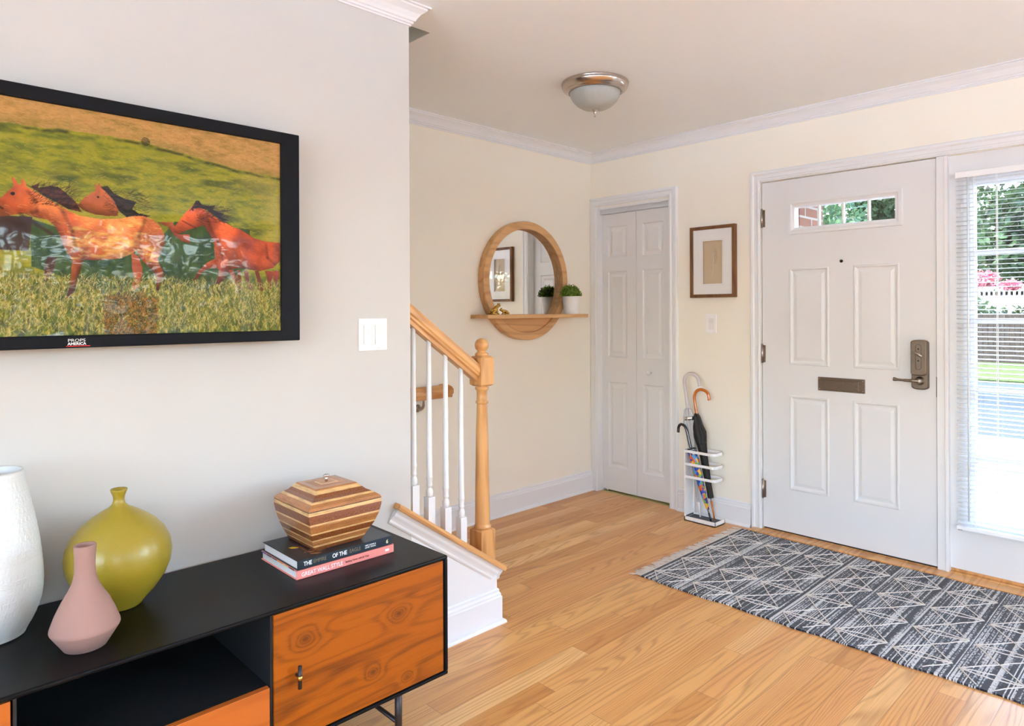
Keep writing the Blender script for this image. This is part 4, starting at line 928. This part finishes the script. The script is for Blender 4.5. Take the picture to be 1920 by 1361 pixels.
switchplate('light_switch', 'white double rocker light switch beside the television', (1.3133, YT, 1.2135), .1165, .114, 2, 0)
switchplate('light_switch', 'white single rocker light switch under the framed feather', (XD, 2.2077, 1.2115), .072, .117, 1, RZ)

# ------------------------------------------------------------------ round mirror with shelf
rm = thing('round_mirror', (3.12, YM, 1.492), 'round wood-framed mirror with a wooden shelf across its lower part', 'mirror')
Ro, Ri = .384, .335
def ring(mb, prof, n=96):
    vs = []
    for i in range(n):
        a = 2*PI*i/n
        for r, y in prof: vs.append((r*math.cos(a), y, r*math.sin(a)))
    k = len(prof); mb.add(vs, [(i*k+j, ((i+1) % n)*k+j, ((i+1) % n)*k+(j+1) % k, i*k+(j+1) % k) for i in range(n) for j in range(k)], 0, False)
mb = MB(); ring(mb, [(Ro, -.002), (Ro, -.052), (Ro-.003, -.055), (Ri+.003, -.055), (Ri, -.052), (Ri, -.010), (Ri+.01, -.002)]); mb.build('mirror_frame', M['oakmirror'], rm)
mb = MB(); n = 96; vs = [((Ri+.004)*math.cos(2*PI*i/n), -.014, (Ri+.004)*math.sin(2*PI*i/n)) for i in range(n)]
mb.add(vs, [tuple(range(n))]); 
mb.mi[-1] = 0; mb.build('mirror_glass', M['mirror'], rm)
zb = 1.252-1.492
mb = MB(); a0 = math.asin(zb/(Ri+.003)); pts = [((Ri+.003)*math.cos(t), (Ri+.003)*math.sin(t)) for t in np.linspace(-PI-a0, a0, 40)]
mb.prism(pts, -.018, -.042, 1); mb.build('lower_panel', M['oakmirror'], rm)
MB().box(2.675-3.12, 3.594-3.12, 3.017-YM, -.001, 1.251-1.492, 1.2745-1.492).build('shelf', M['oakmirror'], rm, bevel=.0015)

# potted plant
pp = thing('potted_plant', (3.466, 3.062, 1.2746), 'small bushy green plant in a white ribbed pot on the mirror shelf', 'potted plant')
pr = [(.001, 0), (.043, 0), (.0445, .003)]
for k in range(6): z = .014+k*.009; pr += [(.0452+z*.14, z), (.0462+z*.14, z+.0025), (.0452+z*.14, z+.005)]
pr += [(.0585, .112), (.0600, .114), (.0600, .119), (.0585, .120), (.0555, .118), (.050, .10), (.001, .10)]
MB().lathe(pr, n=48).build('pot', M['pot'], pp)
MB().lathe([(.001, .105), (.052, .105), (.052, .101), (.001, .101)], n=32).build('soil', M['soil'], pp)
random.seed(11); mb = MB()
for i in range(2200):
    th_ = random.uniform(0, 2*PI); ph = math.asin(random.uniform(-.12, 1)); rr = random.uniform(.3, 1)**.4*(1+.10*math.sin(5*th_+3*ph)+random.uniform(-.06, .08))
    p = Vector((.080*rr*math.cos(th_)*math.cos(ph), .058*rr*math.sin(th_)*math.cos(ph), .128+.066*rr*math.sin(ph)))
    a = Vector((random.gauss(0, 1), random.gauss(0, 1), random.gauss(0, 1))).normalized(); b = a.cross(Vector((random.gauss(0, 1), random.gauss(0, 1), random.gauss(0, 1)))).normalized(); s_ = random.uniform(.0045, .0075)
    mb.add([p-a*s_, p+b*s_*.6, p+a*s_, p-b*s_*.6], [(0,1,2,3)])
for i in range(60):
    th_ = random.uniform(0, 2*PI); r_ = random.uniform(.01, .07); mb.tube([(r_*.4*math.cos(th_), r_*.4*math.sin(th_), .10), (r_*math.cos(th_), r_*.85*math.sin(th_), .19-r_*.5)], .0008, 4)
mb.build('foliage', M['potleaf'], pp, recalc=False)

# frogs
def skin_obj(name, verts, edges, radii, mat, parent=None, loc=(0,0,0), rot=(0,0,0), sub=2):
    me = bpy.data.meshes.new(name); me.from_pydata(verts, edges, []); o = bpy.data.objects.new(name, me); C.objects.link(o)
    md = o.modifiers.new('skin', 'SKIN'); md.use_smooth_shade = True
    for i, r in enumerate(radii): me.skin_vertices[0].data[i].radius = (r, r) if not isinstance(r, tuple) else r
    me.skin_vertices[0].data[0].use_root = True
    o.modifiers.new('sub', 'SUBSURF').levels = sub; o.modifiers['sub'].render_levels = sub
    dg = bpy.context.evaluated_depsgraph_get(); m2_ = bpy.data.meshes.new_from_object(o.evaluated_get(dg)); bpy.data.objects.remove(o)
    m2_.materials.clear(); m2_.materials.append(mat)
    for p in m2_.polygons: p.use_smooth = True
    o = bpy.data.objects.new(name, m2_); C.objects.link(o); o.location = loc; o.rotation_euler = rot
    if parent: o.parent = parent
    return o
def frog(loc, rz, s_, label, up):
    V = [(-.030, 0, .012), (-.014, 0, .020), (.002, 0, .030+.006*up), (.014, 0, .038+.014*up), (.025, 0, .043+.013*up), (.036, 0, .040+.012*up)]; E = [(0,1),(1,2),(2,3),(3,4),(4,5)]; Rr = [.011, .014, .013, .010, .011, .005]
    for sy in (-1, 1):
        k = len(V); V += [(.004, sy*.012, .016), (.009, sy*.016, .006), (.018, sy*.018, .0035)]; E += [(2, k), (k, k+1), (k+1, k+2)]; Rr += [.006, .0045, .0035]
        k = len(V); V += [(-.012, sy*.022, .020), (-.036, sy*.020, .008), (-.018, sy*.026, .004), (-.004, sy*.028, .003)]; E += [(0, k), (k, k+1), (k+1, k+2), (k+2, k+3)]; Rr += [.0085, .006, .004, .0035]
    V = [(x*s_, y*s_, z*s_) for x, y, z in V]; Rr = [r*s_ for r in Rr]
    o = skin_obj('frog_figurine', V, E, Rr, M['gold'], loc=loc, rot=(0, 0, rz)); tag(o, label, 'figurine', 'gold frogs on the mirror shelf')
    ey = MB()
    for sy in (-1, 1): ey.lathe([(max(.0002, .0042*s_*math.sin(t)), -.0042*s_*math.cos(t)) for t in np.linspace(0, PI, 8)], (.021*s_, sy*.0085*s_, (.052+.013*up)*s_), 12)
    ey.build('eye', M['gold'], o)
frog((2.775, 3.060, 1.2746), -.15, 1.02, 'gold frog figurine with its head raised at the left on the mirror shelf', 1)
frog((2.868, 3.085, 1.2746), 2.6, .86, 'crouching low gold frog figurine on the mirror shelf behind the upright frog', -.6)

# ------------------------------------------------------------------ framed feather
pf = thing('framed_picture', (XD, 2.1872, 1.597), 'walnut framed feather print with white mat between closet and door', 'picture', RZ)
fw, fh, fd = .154, .222, .030
mb = MB(); FP = [(0, 0), (0, .018), (.002, .020), (.028, .020), (.030, .018), (.030, 0)]
for a, b, up_ in (((-fw,0,-fh), (-fw,0,fh), (1,0,0)), ((-fw,0,fh), (fw,0,fh), (0,0,-1)), ((fw,0,fh), (fw,0,-fh), (-1,0,0)), ((fw,0,-fh), (-fw,0,-fh), (0,0,1))):
    mb.run([(p, q) for p, q in FP], a, b, (0,-1,0), up_, 0, 0, -1, -1)
mb.build('picture_frame', M['walnut'], pf)
mo = (-.066, .066, -.137, .130)
mb = panel_slab(2*fw-.03, 2*fh-.03, .004, [], [], [(mo[0]+fw-.015, mo[1]+fw-.015, mo[2]+fh-.015, mo[3]+fh-.015)], [(.0, .004), (-.0, .004)])
o = mb.build('mat', plain('white mat board', (.86, .85, .84), .9), pf); o.location = (-fw+.015, -.021, -fh+.015)
mb = MB(); 
for q in (0, 1): mb.box(mo[0]-.010, mo[0]-.0088, -.0214, -.0209, mo[2]-.01, mo[3]+.01) if q else mb.box(mo[1]+.0088, mo[1]+.010, -.0214, -.0209, mo[2]-.01, mo[3]+.01)
mb.box(mo[0]-.01, mo[1]+.01, -.0214, -.0209, mo[3]+.0088, mo[3]+.01); mb.box(mo[0]-.01, mo[1]+.01, -.0214, -.0209, mo[2]-.01, mo[2]-.0088)
mb.build('mat_groove', plain('mat line', (.70, .68, .66), .9), pf)
MB().box(-fw+.01, fw-.01, -.006, -.003, -fh+.01, fh-.01).build('backing', plain('tan linen', srgb(206, 184, 152), .9, noise=.06, nscale=200., bump=.3, bscale=900.), pf)
mb = MB(); random.seed(4)
for k in range(46):
    t = k/45; z = -.02+.105*t; L_ = .026*math.sin(PI*min(1, t*.85+.14))**.6+.002
    for sx in (-1, 1): mb.add([(0, -.0072, z), (sx*L_, -.0078, z+.012), (sx*L_, -.0080, z+.0137), (0, -.0074, z+.0022)], [(0,1,2,3)], k % 2 if sx > 0 else 0)
mb.tube([(0, -.0078, -.088), (.001, -.0082, -.02), (0, -.0078, .09)], [.0016, .0013, .0005], 6, 2)
mb.add([(-.008, -.0085, .086), (0, -.0085, .094), (.006, -.0085, .088), (0, -.0085, .080)], [(0,1,2,3)], 3)
for k in range(26):
    t = random.random(); mb.lathe([(.0012, 0), (.0005, .0003)], (random.uniform(.003, .021)*math.sin(PI*min(1, t*.8+.15)), -.0084, -.01+.095*t+.01), 6, 2, axis=(0,-1,0))
mb.build('feather', [plain('feather grey', srgb(202, 182, 152), .8), plain('feather brown dark', srgb(178, 154, 124), .8), plain('feather white', (.8, .78, .72), .7), plain('feather ochre', srgb(220, 176, 90), .8)], pf, recalc=False)
MB().box(-fw+.018, fw-.018, -.0252, -.0242, -fh+.018, fh-.018).build('glass_pane', M['glass'], pf)

# ------------------------------------------------------------------ ceiling light
cl = thing('ceiling_light', (2.632, 2.160, ZC), 'flush ceiling light with brushed nickel ring and frosted glass bowl', 'ceiling light')
MB().lathe([(.001, 0), (.166, 0), (.167, -.004), (.164, -.008), (.166, -.012), (.164, -.018), (.158, -.030), (.148, -.038), (.144, -.039), (.142, -.042), (.137, -.046), (.130, -.048), (.128, -.044), (.125, -.044), (.001, -.04)], n=72).build('metal_ring', plain('ring nickel', (.55, .47, .41), .22, 1.), cl)
fg = NT('frosted glass'); fg.P(Base_Color=(.72, .73, .66), Roughness=.35, Transmission_Weight=.45, Subsurface_Weight=.0)
fgm = fg.m
MB().lathe([(.126, -.044), (.1255, -.050), (.121, -.066), (.110, -.086), (.091, -.106), (.065, -.122), (.035, -.131), (.001, -.134), (.001, -.129), (.034, -.126), (.063, -.117), (.088, -.102), (.106, -.083), (.117, -.064), (.121, -.045)], n=72, flut=lambda a, z: .006*math.cos(24*a) if -.12 < z < -.05 else 0).build('glass_bowl', fgm, cl)
MB().lathe([(.001, -.128), (.016, -.130), (.0155, -.134), (.009, -.140), (.007, -.146), (.0075, -.149), (.004, -.153), (.0035, -.158), (.005, -.161), (.003, -.166), (.0005, -.167)], n=24).build('finial', M['nickel'], cl)

# ------------------------------------------------------------------ umbrella stand
us = thing('umbrella_stand', (3.655, 2.093, 0), 'white metal umbrella stand holding three umbrellas by the wall', 'umbrella stand')
SWt, SDt, SHt = .212, .110, .438     # y extent, x extent, height (local x -> world x, local y -> world y)
mb = MB().box(0, SDt, 0, SWt, 0, .006); mb.box(0, .003, 0, SWt, 0, .028); mb.box(SDt-.003, SDt, 0, SWt, 0, .028); mb.box(0, SDt, 0, .003, 0, .028); mb.box(0, SDt, SWt-.003, SWt, 0, .028)
mb.build('tray', M['plastic'], us)
MB().box(.004, SDt-.004, .004, SWt-.004, .006, .018).build('mat', M['rubber'], us)
mb = MB().box(.006, SDt-.001, SWt-.003, SWt, .02, SHt); mb.box(0, .007, SWt-.007, SWt, 0, SHt); mb.box(SDt-.007, SDt, SWt-.007, SWt, 0, SHt); mb.build('side_panel', M['plastic'], us)
def strap(z):
    pts = [(.0015, SWt)]+[(.0015, .05)]+[(.028-.0265*math.cos(a), .03-.028*math.sin(a)) for a in np.linspace(0, PI/2, 8)]+[(SDt-.028+.0265*math.sin(a), .03-.028*math.cos(a)) for a in np.linspace(0, PI/2, 8)]+[(SDt-.0015, SWt)]
    vs = []; n = len(pts)
    for i, (x, y) in enumerate(pts):
        d = Vector((pts[min(i+1, n-1)][0]-pts[max(i-1, 0)][0], pts[min(i+1, n-1)][1]-pts[max(i-1, 0)][1])).normalized(); nn = Vector((-d.y, d.x))*.0012
        vs += [(x-nn.x, y-nn.y, z-.008), (x+nn.x, y+nn.y, z-.008), (x+nn.x, y+nn.y, z+.008), (x-nn.x, y-nn.y, z+.008)]
    return MB().add(vs, [(0,1,2,3), (4*n-4, 4*n-1, 4*n-2, 4*n-3)]+[(4*i+j, 4*i+(j+1) % 4, 4*i+4+(j+1) % 4, 4*i+4+j) for i in range(n-1) for j in range(4)], 0, False)
for z in (.428, .350, .272): strap(z).build('strap', M['plastic'], us)

# umbrellas; local frame: z along the shaft from the tip
def umbrella(label, tip, top, hook, hr, hmat, can, canmat, shaftmat, tipmat, pleats=8, amp=.18, strapz=None, tipz=.06):
    tip, top = Vector(tip), Vector(top); ax = (top-tip).normalized()
    o = thing('umbrella', tip, label, 'umbrella'); L = (top-tip).length
    hp = [Vector(p)-tip for p in hook]
    MB().tube([ax*.0, ax*L], .0045, 12).build('shaft', shaftmat, o)
    MB().tube([ax*-.001, ax*tipz], [.0045, .0065], 12).build('tip', tipmat, o)
    MB().tube(catmull(hp, 8), hr, 14).build('handle', hmat, o)
    def fl(a, z): return amp*math.cos(pleats*a+z*18)
    MB().lathe([(r, z) for r, z in can], (0,0,0), 64, axis=ax, flut=fl).build('canopy', canmat, o)
    if strapz: MB().lathe([(strapz[1]*1.1, strapz[0]), (strapz[1]*1.13, strapz[0]+.012), (strapz[1]*1.08, strapz[0]+.024)], (0,0,0), 32, axis=ax).build('strap', canmat if not strapz[2] else strapz[2], o)
    return o
def clearplastic():
    t = NT('clear vinyl'); tr = t.N('ShaderNodeBsdfTransparent', {'Color': (.93, .94, .95)})
    t.P(Base_Color=(.80, .81, .83), Roughness=.12); mx = t.n.new('ShaderNodeMixShader'); mx.inputs[0].default_value = .42
    t.l.new(tr, mx.inputs[1]); t.l.new(t.b.outputs[0], mx.inputs[2]); t.l.new(mx.outputs[0], t.out.inputs[0]); return t.m
cv = clearplastic(); acr = NT('clear acrylic'); acr.P(Base_Color=(.9, .84, .88), Roughness=.08, Transmission_Weight=.55, IOR=1.3); acr = acr.m
xz = 3.728
umbrella('clear umbrella with a transparent curved handle, tallest in the stand', (xz, 2.238, .0185), (xz, 2.324, .690),
         [(xz, 2.322, .680), (xz, 2.336, .77), (xz, 2.346, .838), (xz, 2.338, .878), (xz, 2.308, .899), (xz, 2.272, .893), (xz, 2.248, .868), (xz, 2.238, .826)], .0105, acr,
         [(.006, .09), (.009, .10), (.0085, .16), (.013, .3), (.019, .42), (.024, .52), (.030, .58), (.026, .62), (.020, .66), (.009, .672)], cv, M['steel'], M['plastic'], 8, .28, (.596, .030, M['steel']), .12)
am = plain('amber wood handle', srgb(196, 104, 20), .15, Coat_Weight=1.)
xz = 3.746
umbrella('black umbrella with an amber wooden hooked handle', (xz, 2.150, .0185), (xz, 2.272, .650),
         [(xz, 2.266, .630), (xz, 2.279, .70), (xz, 2.286, .752), (xz, 2.274, .787), (xz, 2.247, .803), (xz, 2.214, .800), (xz, 2.190, .780), (xz, 2.182, .742)], .0095, am,
         [(.006, .125), (.016, .128), (.0165, .14), (.020, .3), (.024, .42), (.034, .50), (.038, .53), (.028, .57), (.020, .62), (.010, .648)], plain('black canopy', (.022, .018, .016), .7, noise=.3, nscale=40.), M['steel'], am, 7, .16, (.455, .028, None), .11)
def floral():
    t = NT('colourful print'); v = t.N('ShaderNodeTexVoronoi', {'Vector': t.obj(), 'Scale': 55.}, out=1); s = t.sep(v)
    c = t.ramp(s[0], [(0, srgb(40, 70, 170)), (.22, srgb(226, 96, 40)), (.42, srgb(120, 170, 70)), (.6, srgb(240, 180, 60)), (.78, srgb(90, 150, 210)), (.9, srgb(60, 40, 120))], 'CONSTANT'); t.P(Base_Color=c, Roughness=.6); return t.m
bh = plain('black handle', (.010, .010, .018), .15, Coat_Weight=1.)
xz = 3.690
o = umbrella('short umbrella with colourful print and a black hooked handle', (xz, 2.140, .0185), (xz, 2.278, .450),
         [(xz, 2.276, .440), (xz, 2.291, .49), (xz, 2.305, .545), (xz, 2.322, .575), (xz, 2.346, .583), (xz, 2.364, .566), (xz, 2.368, .530)], .0088, bh,
         [(.006, .07), (.010, .09), (.014, .16), (.020, .28), (.024, .37), (.022, .42), (.015, .43)], floral(), M['steel'], bh, 7, .2, None, .05)
MB().lathe([(.010, .415), (.030, .420), (.022, .430), (.030, .438), (.021, .446), (.010, .45)], n=40, axis=Vector((0, .138, .4315)).normalized(), flut=lambda a, z: .12*math.cos(9*a)).build('collar', bh, o)

# ------------------------------------------------------------------ rug
rg_ = thing('rug', (3.225, 1.2, 0), 'dark woven runner rug with cream diamond lines before the entry door', 'rug')
RX0, RX1, RY0, RY1 = 2.722, 3.730, .447, 1.962
mb = MB(); nx_, ny_ = 60, 90; vs = []; random.seed(8)
def rz_(u, v): return .0072+.0012*math.sin(u*9+v*4)*math.sin(v*13)
def edgey(v): return .004*math.sin(v*21)+.003*math.sin(v*47)
for j in range(ny_+1):
    for i in range(nx_+1):
        u, v = i/nx_, j/ny_; x = RX0+(RX1-RX0)*u+(edgey(v) if i in (0, nx_) else 0); y = RY0+(RY1-RY0)*v
        vs.append((x-3.225, y-1.2, rz_(u, v)))
n1 = len(vs); vs += [(x, y, .0008) for x, y, z in vs]
fs = [(j*(nx_+1)+i, j*(nx_+1)+i+1, (j+1)*(nx_+1)+i+1, (j+1)*(nx_+1)+i) for j in range(ny_) for i in range(nx_)]
fs += [tuple(k+n1 for k in f_[::-1]) for f_ in fs]
bd = [i for i in range(nx_+1)]+[j*(nx_+1)+nx_ for j in range(1, ny_+1)]+[ny_*(nx_+1)+i for i in range(nx_-1, -1, -1)]+[j*(nx_+1) for j in range(ny_-1, 0, -1)]
fs += [(bd[k], bd[(k+1) % len(bd)], bd[(k+1) % len(bd)]+n1, bd[k]+n1) for k in range(len(bd))]
mb.add(vs, fs, 0, False); mb.build('rug_weave', M['rug'], rg_)
mb = MB()
def cord(a, b):
    k = max(2, int((Vector(b)-Vector(a)).length/.02)); pts = []
    for i in range(k+1):
        t = i/k; x = a[0]+(b[0]-a[0])*t; y = a[1]+(b[1]-a[1])*t
        if not (RX0+.006 < x < RX1-.006 and RY0+.01 < y < RY1-.008): 
            if len(pts) > 1: break
            pts = []; continue
        w = .0014*math.sin(40*t+a[0]*90+a[1]*50)
        pts.append((x-3.225+w, y-1.2+w, rz_((x-RX0)/(RX1-RX0), (y-RY0)/(RY1-RY0))+.0012))
    if len(pts) > 1: mb.tube(pts, .0027, 6, flat=.7)
for k in range(7):
    yt_, yb_ = 1.962-.2165*k-.012, 1.962-.2165*(k+1)+.014; ym = 1.957-.2165*k-.105
    for m_ in range(-1, 5):
        xm = 2.825+.242*m_; xb = xm+.018
        xr, xl = xm+.125, xm-.117
        cord((xm, yt_), (xr, ym)); cord((xr, ym), (xb, yb_)); cord((xm, yt_), (xl, ym)); cord((xl, ym), (xb, yb_))
        cord((xm+.003, yt_), (xm+.030, ym)); cord((xm+.030, ym), (xb, yb_)); cord((xm-.003, yt_), (xm-.008, ym)); cord((xm-.008, ym), (xb, yb_))
mb.build('cord_pattern', M['cord'], rg_)
def fringe(y, d, seed):
    random.seed(seed); mb = MB(); x = RX0+.004
    while x < RX1:
        L_ = random.uniform(.045, .07); a = random.uniform(-.45, .25); cl_ = random.uniform(-.01, .01)
        mb.tube(catmull([(x-3.225, y-1.2, .006), (x-3.225+a*L_*.4+cl_, y+d*L_*.5-1.2, .005), (x-3.225+a*L_, y+d*L_-1.2, .0025)], 4), [.0018]*8+[.0012], 5)
        x += random.uniform(.0035, .0065)
    o = mb.build('fringe', M['cord'], rg_); o['kind'] = 'stuff'; o['label'] = 'cream fringe strands'
fringe(RY1, 1, 1); fringe(RY0, -1, 2)

# ------------------------------------------------------------------ outdoors
ZG = -.16
mb = MB().box(XD+.15, 9.3, -12, 14, ZG-.1, ZG); tag(mb.build('floor_porch', M['concrete']), 'pale sunlit concrete walk outside the entry', 'paving', kind='structure')
mb = MB().box(9.3, 16.5, -30, 40, ZG-.12, ZG-.02); tag(mb.build('floor_street', M['asphalt']), 'grey asphalt street beyond the walk', 'street', kind='structure')
mb = MB().box(16.5, 60, -40, 60, ZG-.1, ZG+.02); tag(mb.build('floor_lawn', M['grass']), 'green lawn strip across the street', 'lawn', kind='structure')
mb = MB().box(-40, XL-.2, -40, 40, ZG-.1, ZG-.03).box(XL-.2, 9.3, -40, YB-.2, ZG-.1, ZG-.03); tag(mb.build('floor_bounce_terrace', plain('light-bouncing terrace', (.54, .60, .67), .95, Specular_IOR_Level=0.)), 'unseen pale paving added around the house to bounce daylight indoors', 'paving', kind='structure')  # added unseen ground, pale so that daylight bounces up to the ceiling
mb = MB()
for i in range(150): 
    y = -2+i*.12; mb.box(22, 22.03, y, y+.112, ZG, 1.15+.02*random.random())
mb.box(22.03, 22.08, -2, 16, .1, .2).box(22.03, 22.08, -2, 16, .8, .9)
tag(mb.build('wooden_fence', M['fence']), 'weathered board fence across the street outside the sidelight', 'fence')
mb = MB(); mb.box(4.7, 5.1, 2.03, 2.5, ZG, 2.325); tag(mb.build('brick_pier', M['brick']), 'red brick pier outside the door window', 'wall')
mb = MB().box(XD+.15, 6.6, -.5, 3.2, 2.33, 2.45); tag(mb.build('ceiling_porch', M['trim']), 'white porch soffit over the entry', 'ceiling', kind='structure')
mb = MB()
for i in range(26): mb.box(25.4, 25.44, 3.6+i*.13, 3.67+i*.13, .6, 2.0)
mb.box(25.4, 25.45, 3.5, 7.1, .75, .85).box(25.4, 25.45, 3.5, 7.1, 1.7, 1.85); 
for y in (3.5, 7.1): mb.box(25.38, 25.48, y-.05, y+.05, ZG, 2.1)
tag(mb.build('white_railing', M['trim']), 'white picket railing behind the board fence', 'railing')
def leafball(mb, c, r, n, s_, seed, flat=1.):
    rs = np.random.RandomState(seed); d = rs.normal(size=(n, 3)); d /= np.linalg.norm(d, axis=1)[:, None]; rad = r*rs.uniform(.55, 1, (n, 1))
    p = np.array(c)+d*rad*np.array([1, 1, flat]); a = rs.normal(size=(n, 3)); a /= np.linalg.norm(a, axis=1)[:, None]; b = np.cross(a, rs.normal(size=(n, 3))); b /= np.linalg.norm(b, axis=1)[:, None]
    sz = s_*rs.uniform(.6, 1.3, (n, 1)); q = np.stack([p-a*sz, p+b*sz*.55, p+a*sz, p-b*sz*.55], 1).reshape(-1, 3)
    mb.add([tuple(v) for v in q], [(4*i, 4*i+1, 4*i+2, 4*i+3) for i in range(n)])
def tree(x, y, hh, r, mat, label, seed, dens=900, ls=.16):
    o = thing('tree', (x, y, ZG), label, 'tree', group=None)
    MB().tube([(0, 0, 0), (.1, .05, hh*.35), (-.1, .1, hh*.7)], [.22, .16, .08], 10).build('trunk', M['bark'], o)
    rs = np.random.RandomState(seed); mb = MB()
    for k in range(9):
        a = rs.uniform(0, 2*PI); q = rs.uniform(.1, .55)*r; leafball(mb, (q*math.cos(a), q*math.sin(a), hh*.38+rs.uniform(0, hh*.6)), r*rs.uniform(.45, .7), dens, ls, seed*20+k)
    mb.build('crown', mat, o, recalc=False)
tree(30, 4.4, 9.5, 2.6, M['treeleaf'], 'dense dark tree straight outside the sidelight window', 1)
tree(28, 12.2, 10, 2.6, M['treeleaf2'], 'pale green tree seen through the middle door panes', 2)
tree(36, 16.5, 11, 3.2, M['treeleaf'], 'leafy tree left of the pale one through the door window', 3)
tree(30, -1.6, 9, 2.6, M['treeleaf2'], 'pale leafy tree at the right edge of the sidelight', 4)
tree(13, 5.2, 5.6, 1.5, M['treeleaf2'], 'small bright tree nearest to the brick pier', 5, 500, .07)
tree(34, 10.4, 10.5, 2.6, M['treeleaf2'], 'tree filling the right panes of the door window', 8)
tree(38, 24.5, 11, 3.0, M['treeleaf'], 'farthest left tree beyond the street', 6)
mb = MB(); leafball(mb, (24.5, 5.0, 2.2), .5, 500, .07, 77, .5); leafball(mb, (24.5, 5.8, 2.25), .45, 500, .07, 78, .5); leafball(mb, (24.5, 4.3, 2.0), .3, 300, .07, 79, .5)
tag(mb.build('flowering_bush', M['flower'], recalc=False), 'pink blossoming bush in front of the white railing', 'bush')
mb = MB()
for k in range(8): leafball(mb, (23.05, 2.2+k*.95, .7+.3*(k % 2)), .8, 700, .08, 90+k, .9)
tag(mb.build('hedge', M['treeleaf'], recalc=False), 'leafy green hedge behind the fence', 'hedge')
mb = MB(); leafball(mb, (5.35, .60, ZG+.16), .20, 500, .03, 95, .8)
tag(mb.build('low_shrub', M['treeleaf2'], recalc=False), 'small yellow-green shrub on the walk by the sidelight', 'shrub')
mb = MB()
for k in range(26): leafball(mb, (-17+k*1.1, -14., 1.0+.9*(k % 3)), 1.5, 600, .13, 120+k)
tag(mb.build('garden_hedge', M['treeleaf'], recalc=False), 'tall hedge outside the window behind the viewer', 'hedge')
# unseen slab added above the house to keep the sun off the rooms
MB_ = MB().box(XL-.5, XD+.2, YB-.5, YM+.5, 5.2, 5.3); struct(MB_.build('slab_sunblock', M['ceil']), 'unseen slab added over the house to block the sun', 'ceiling')
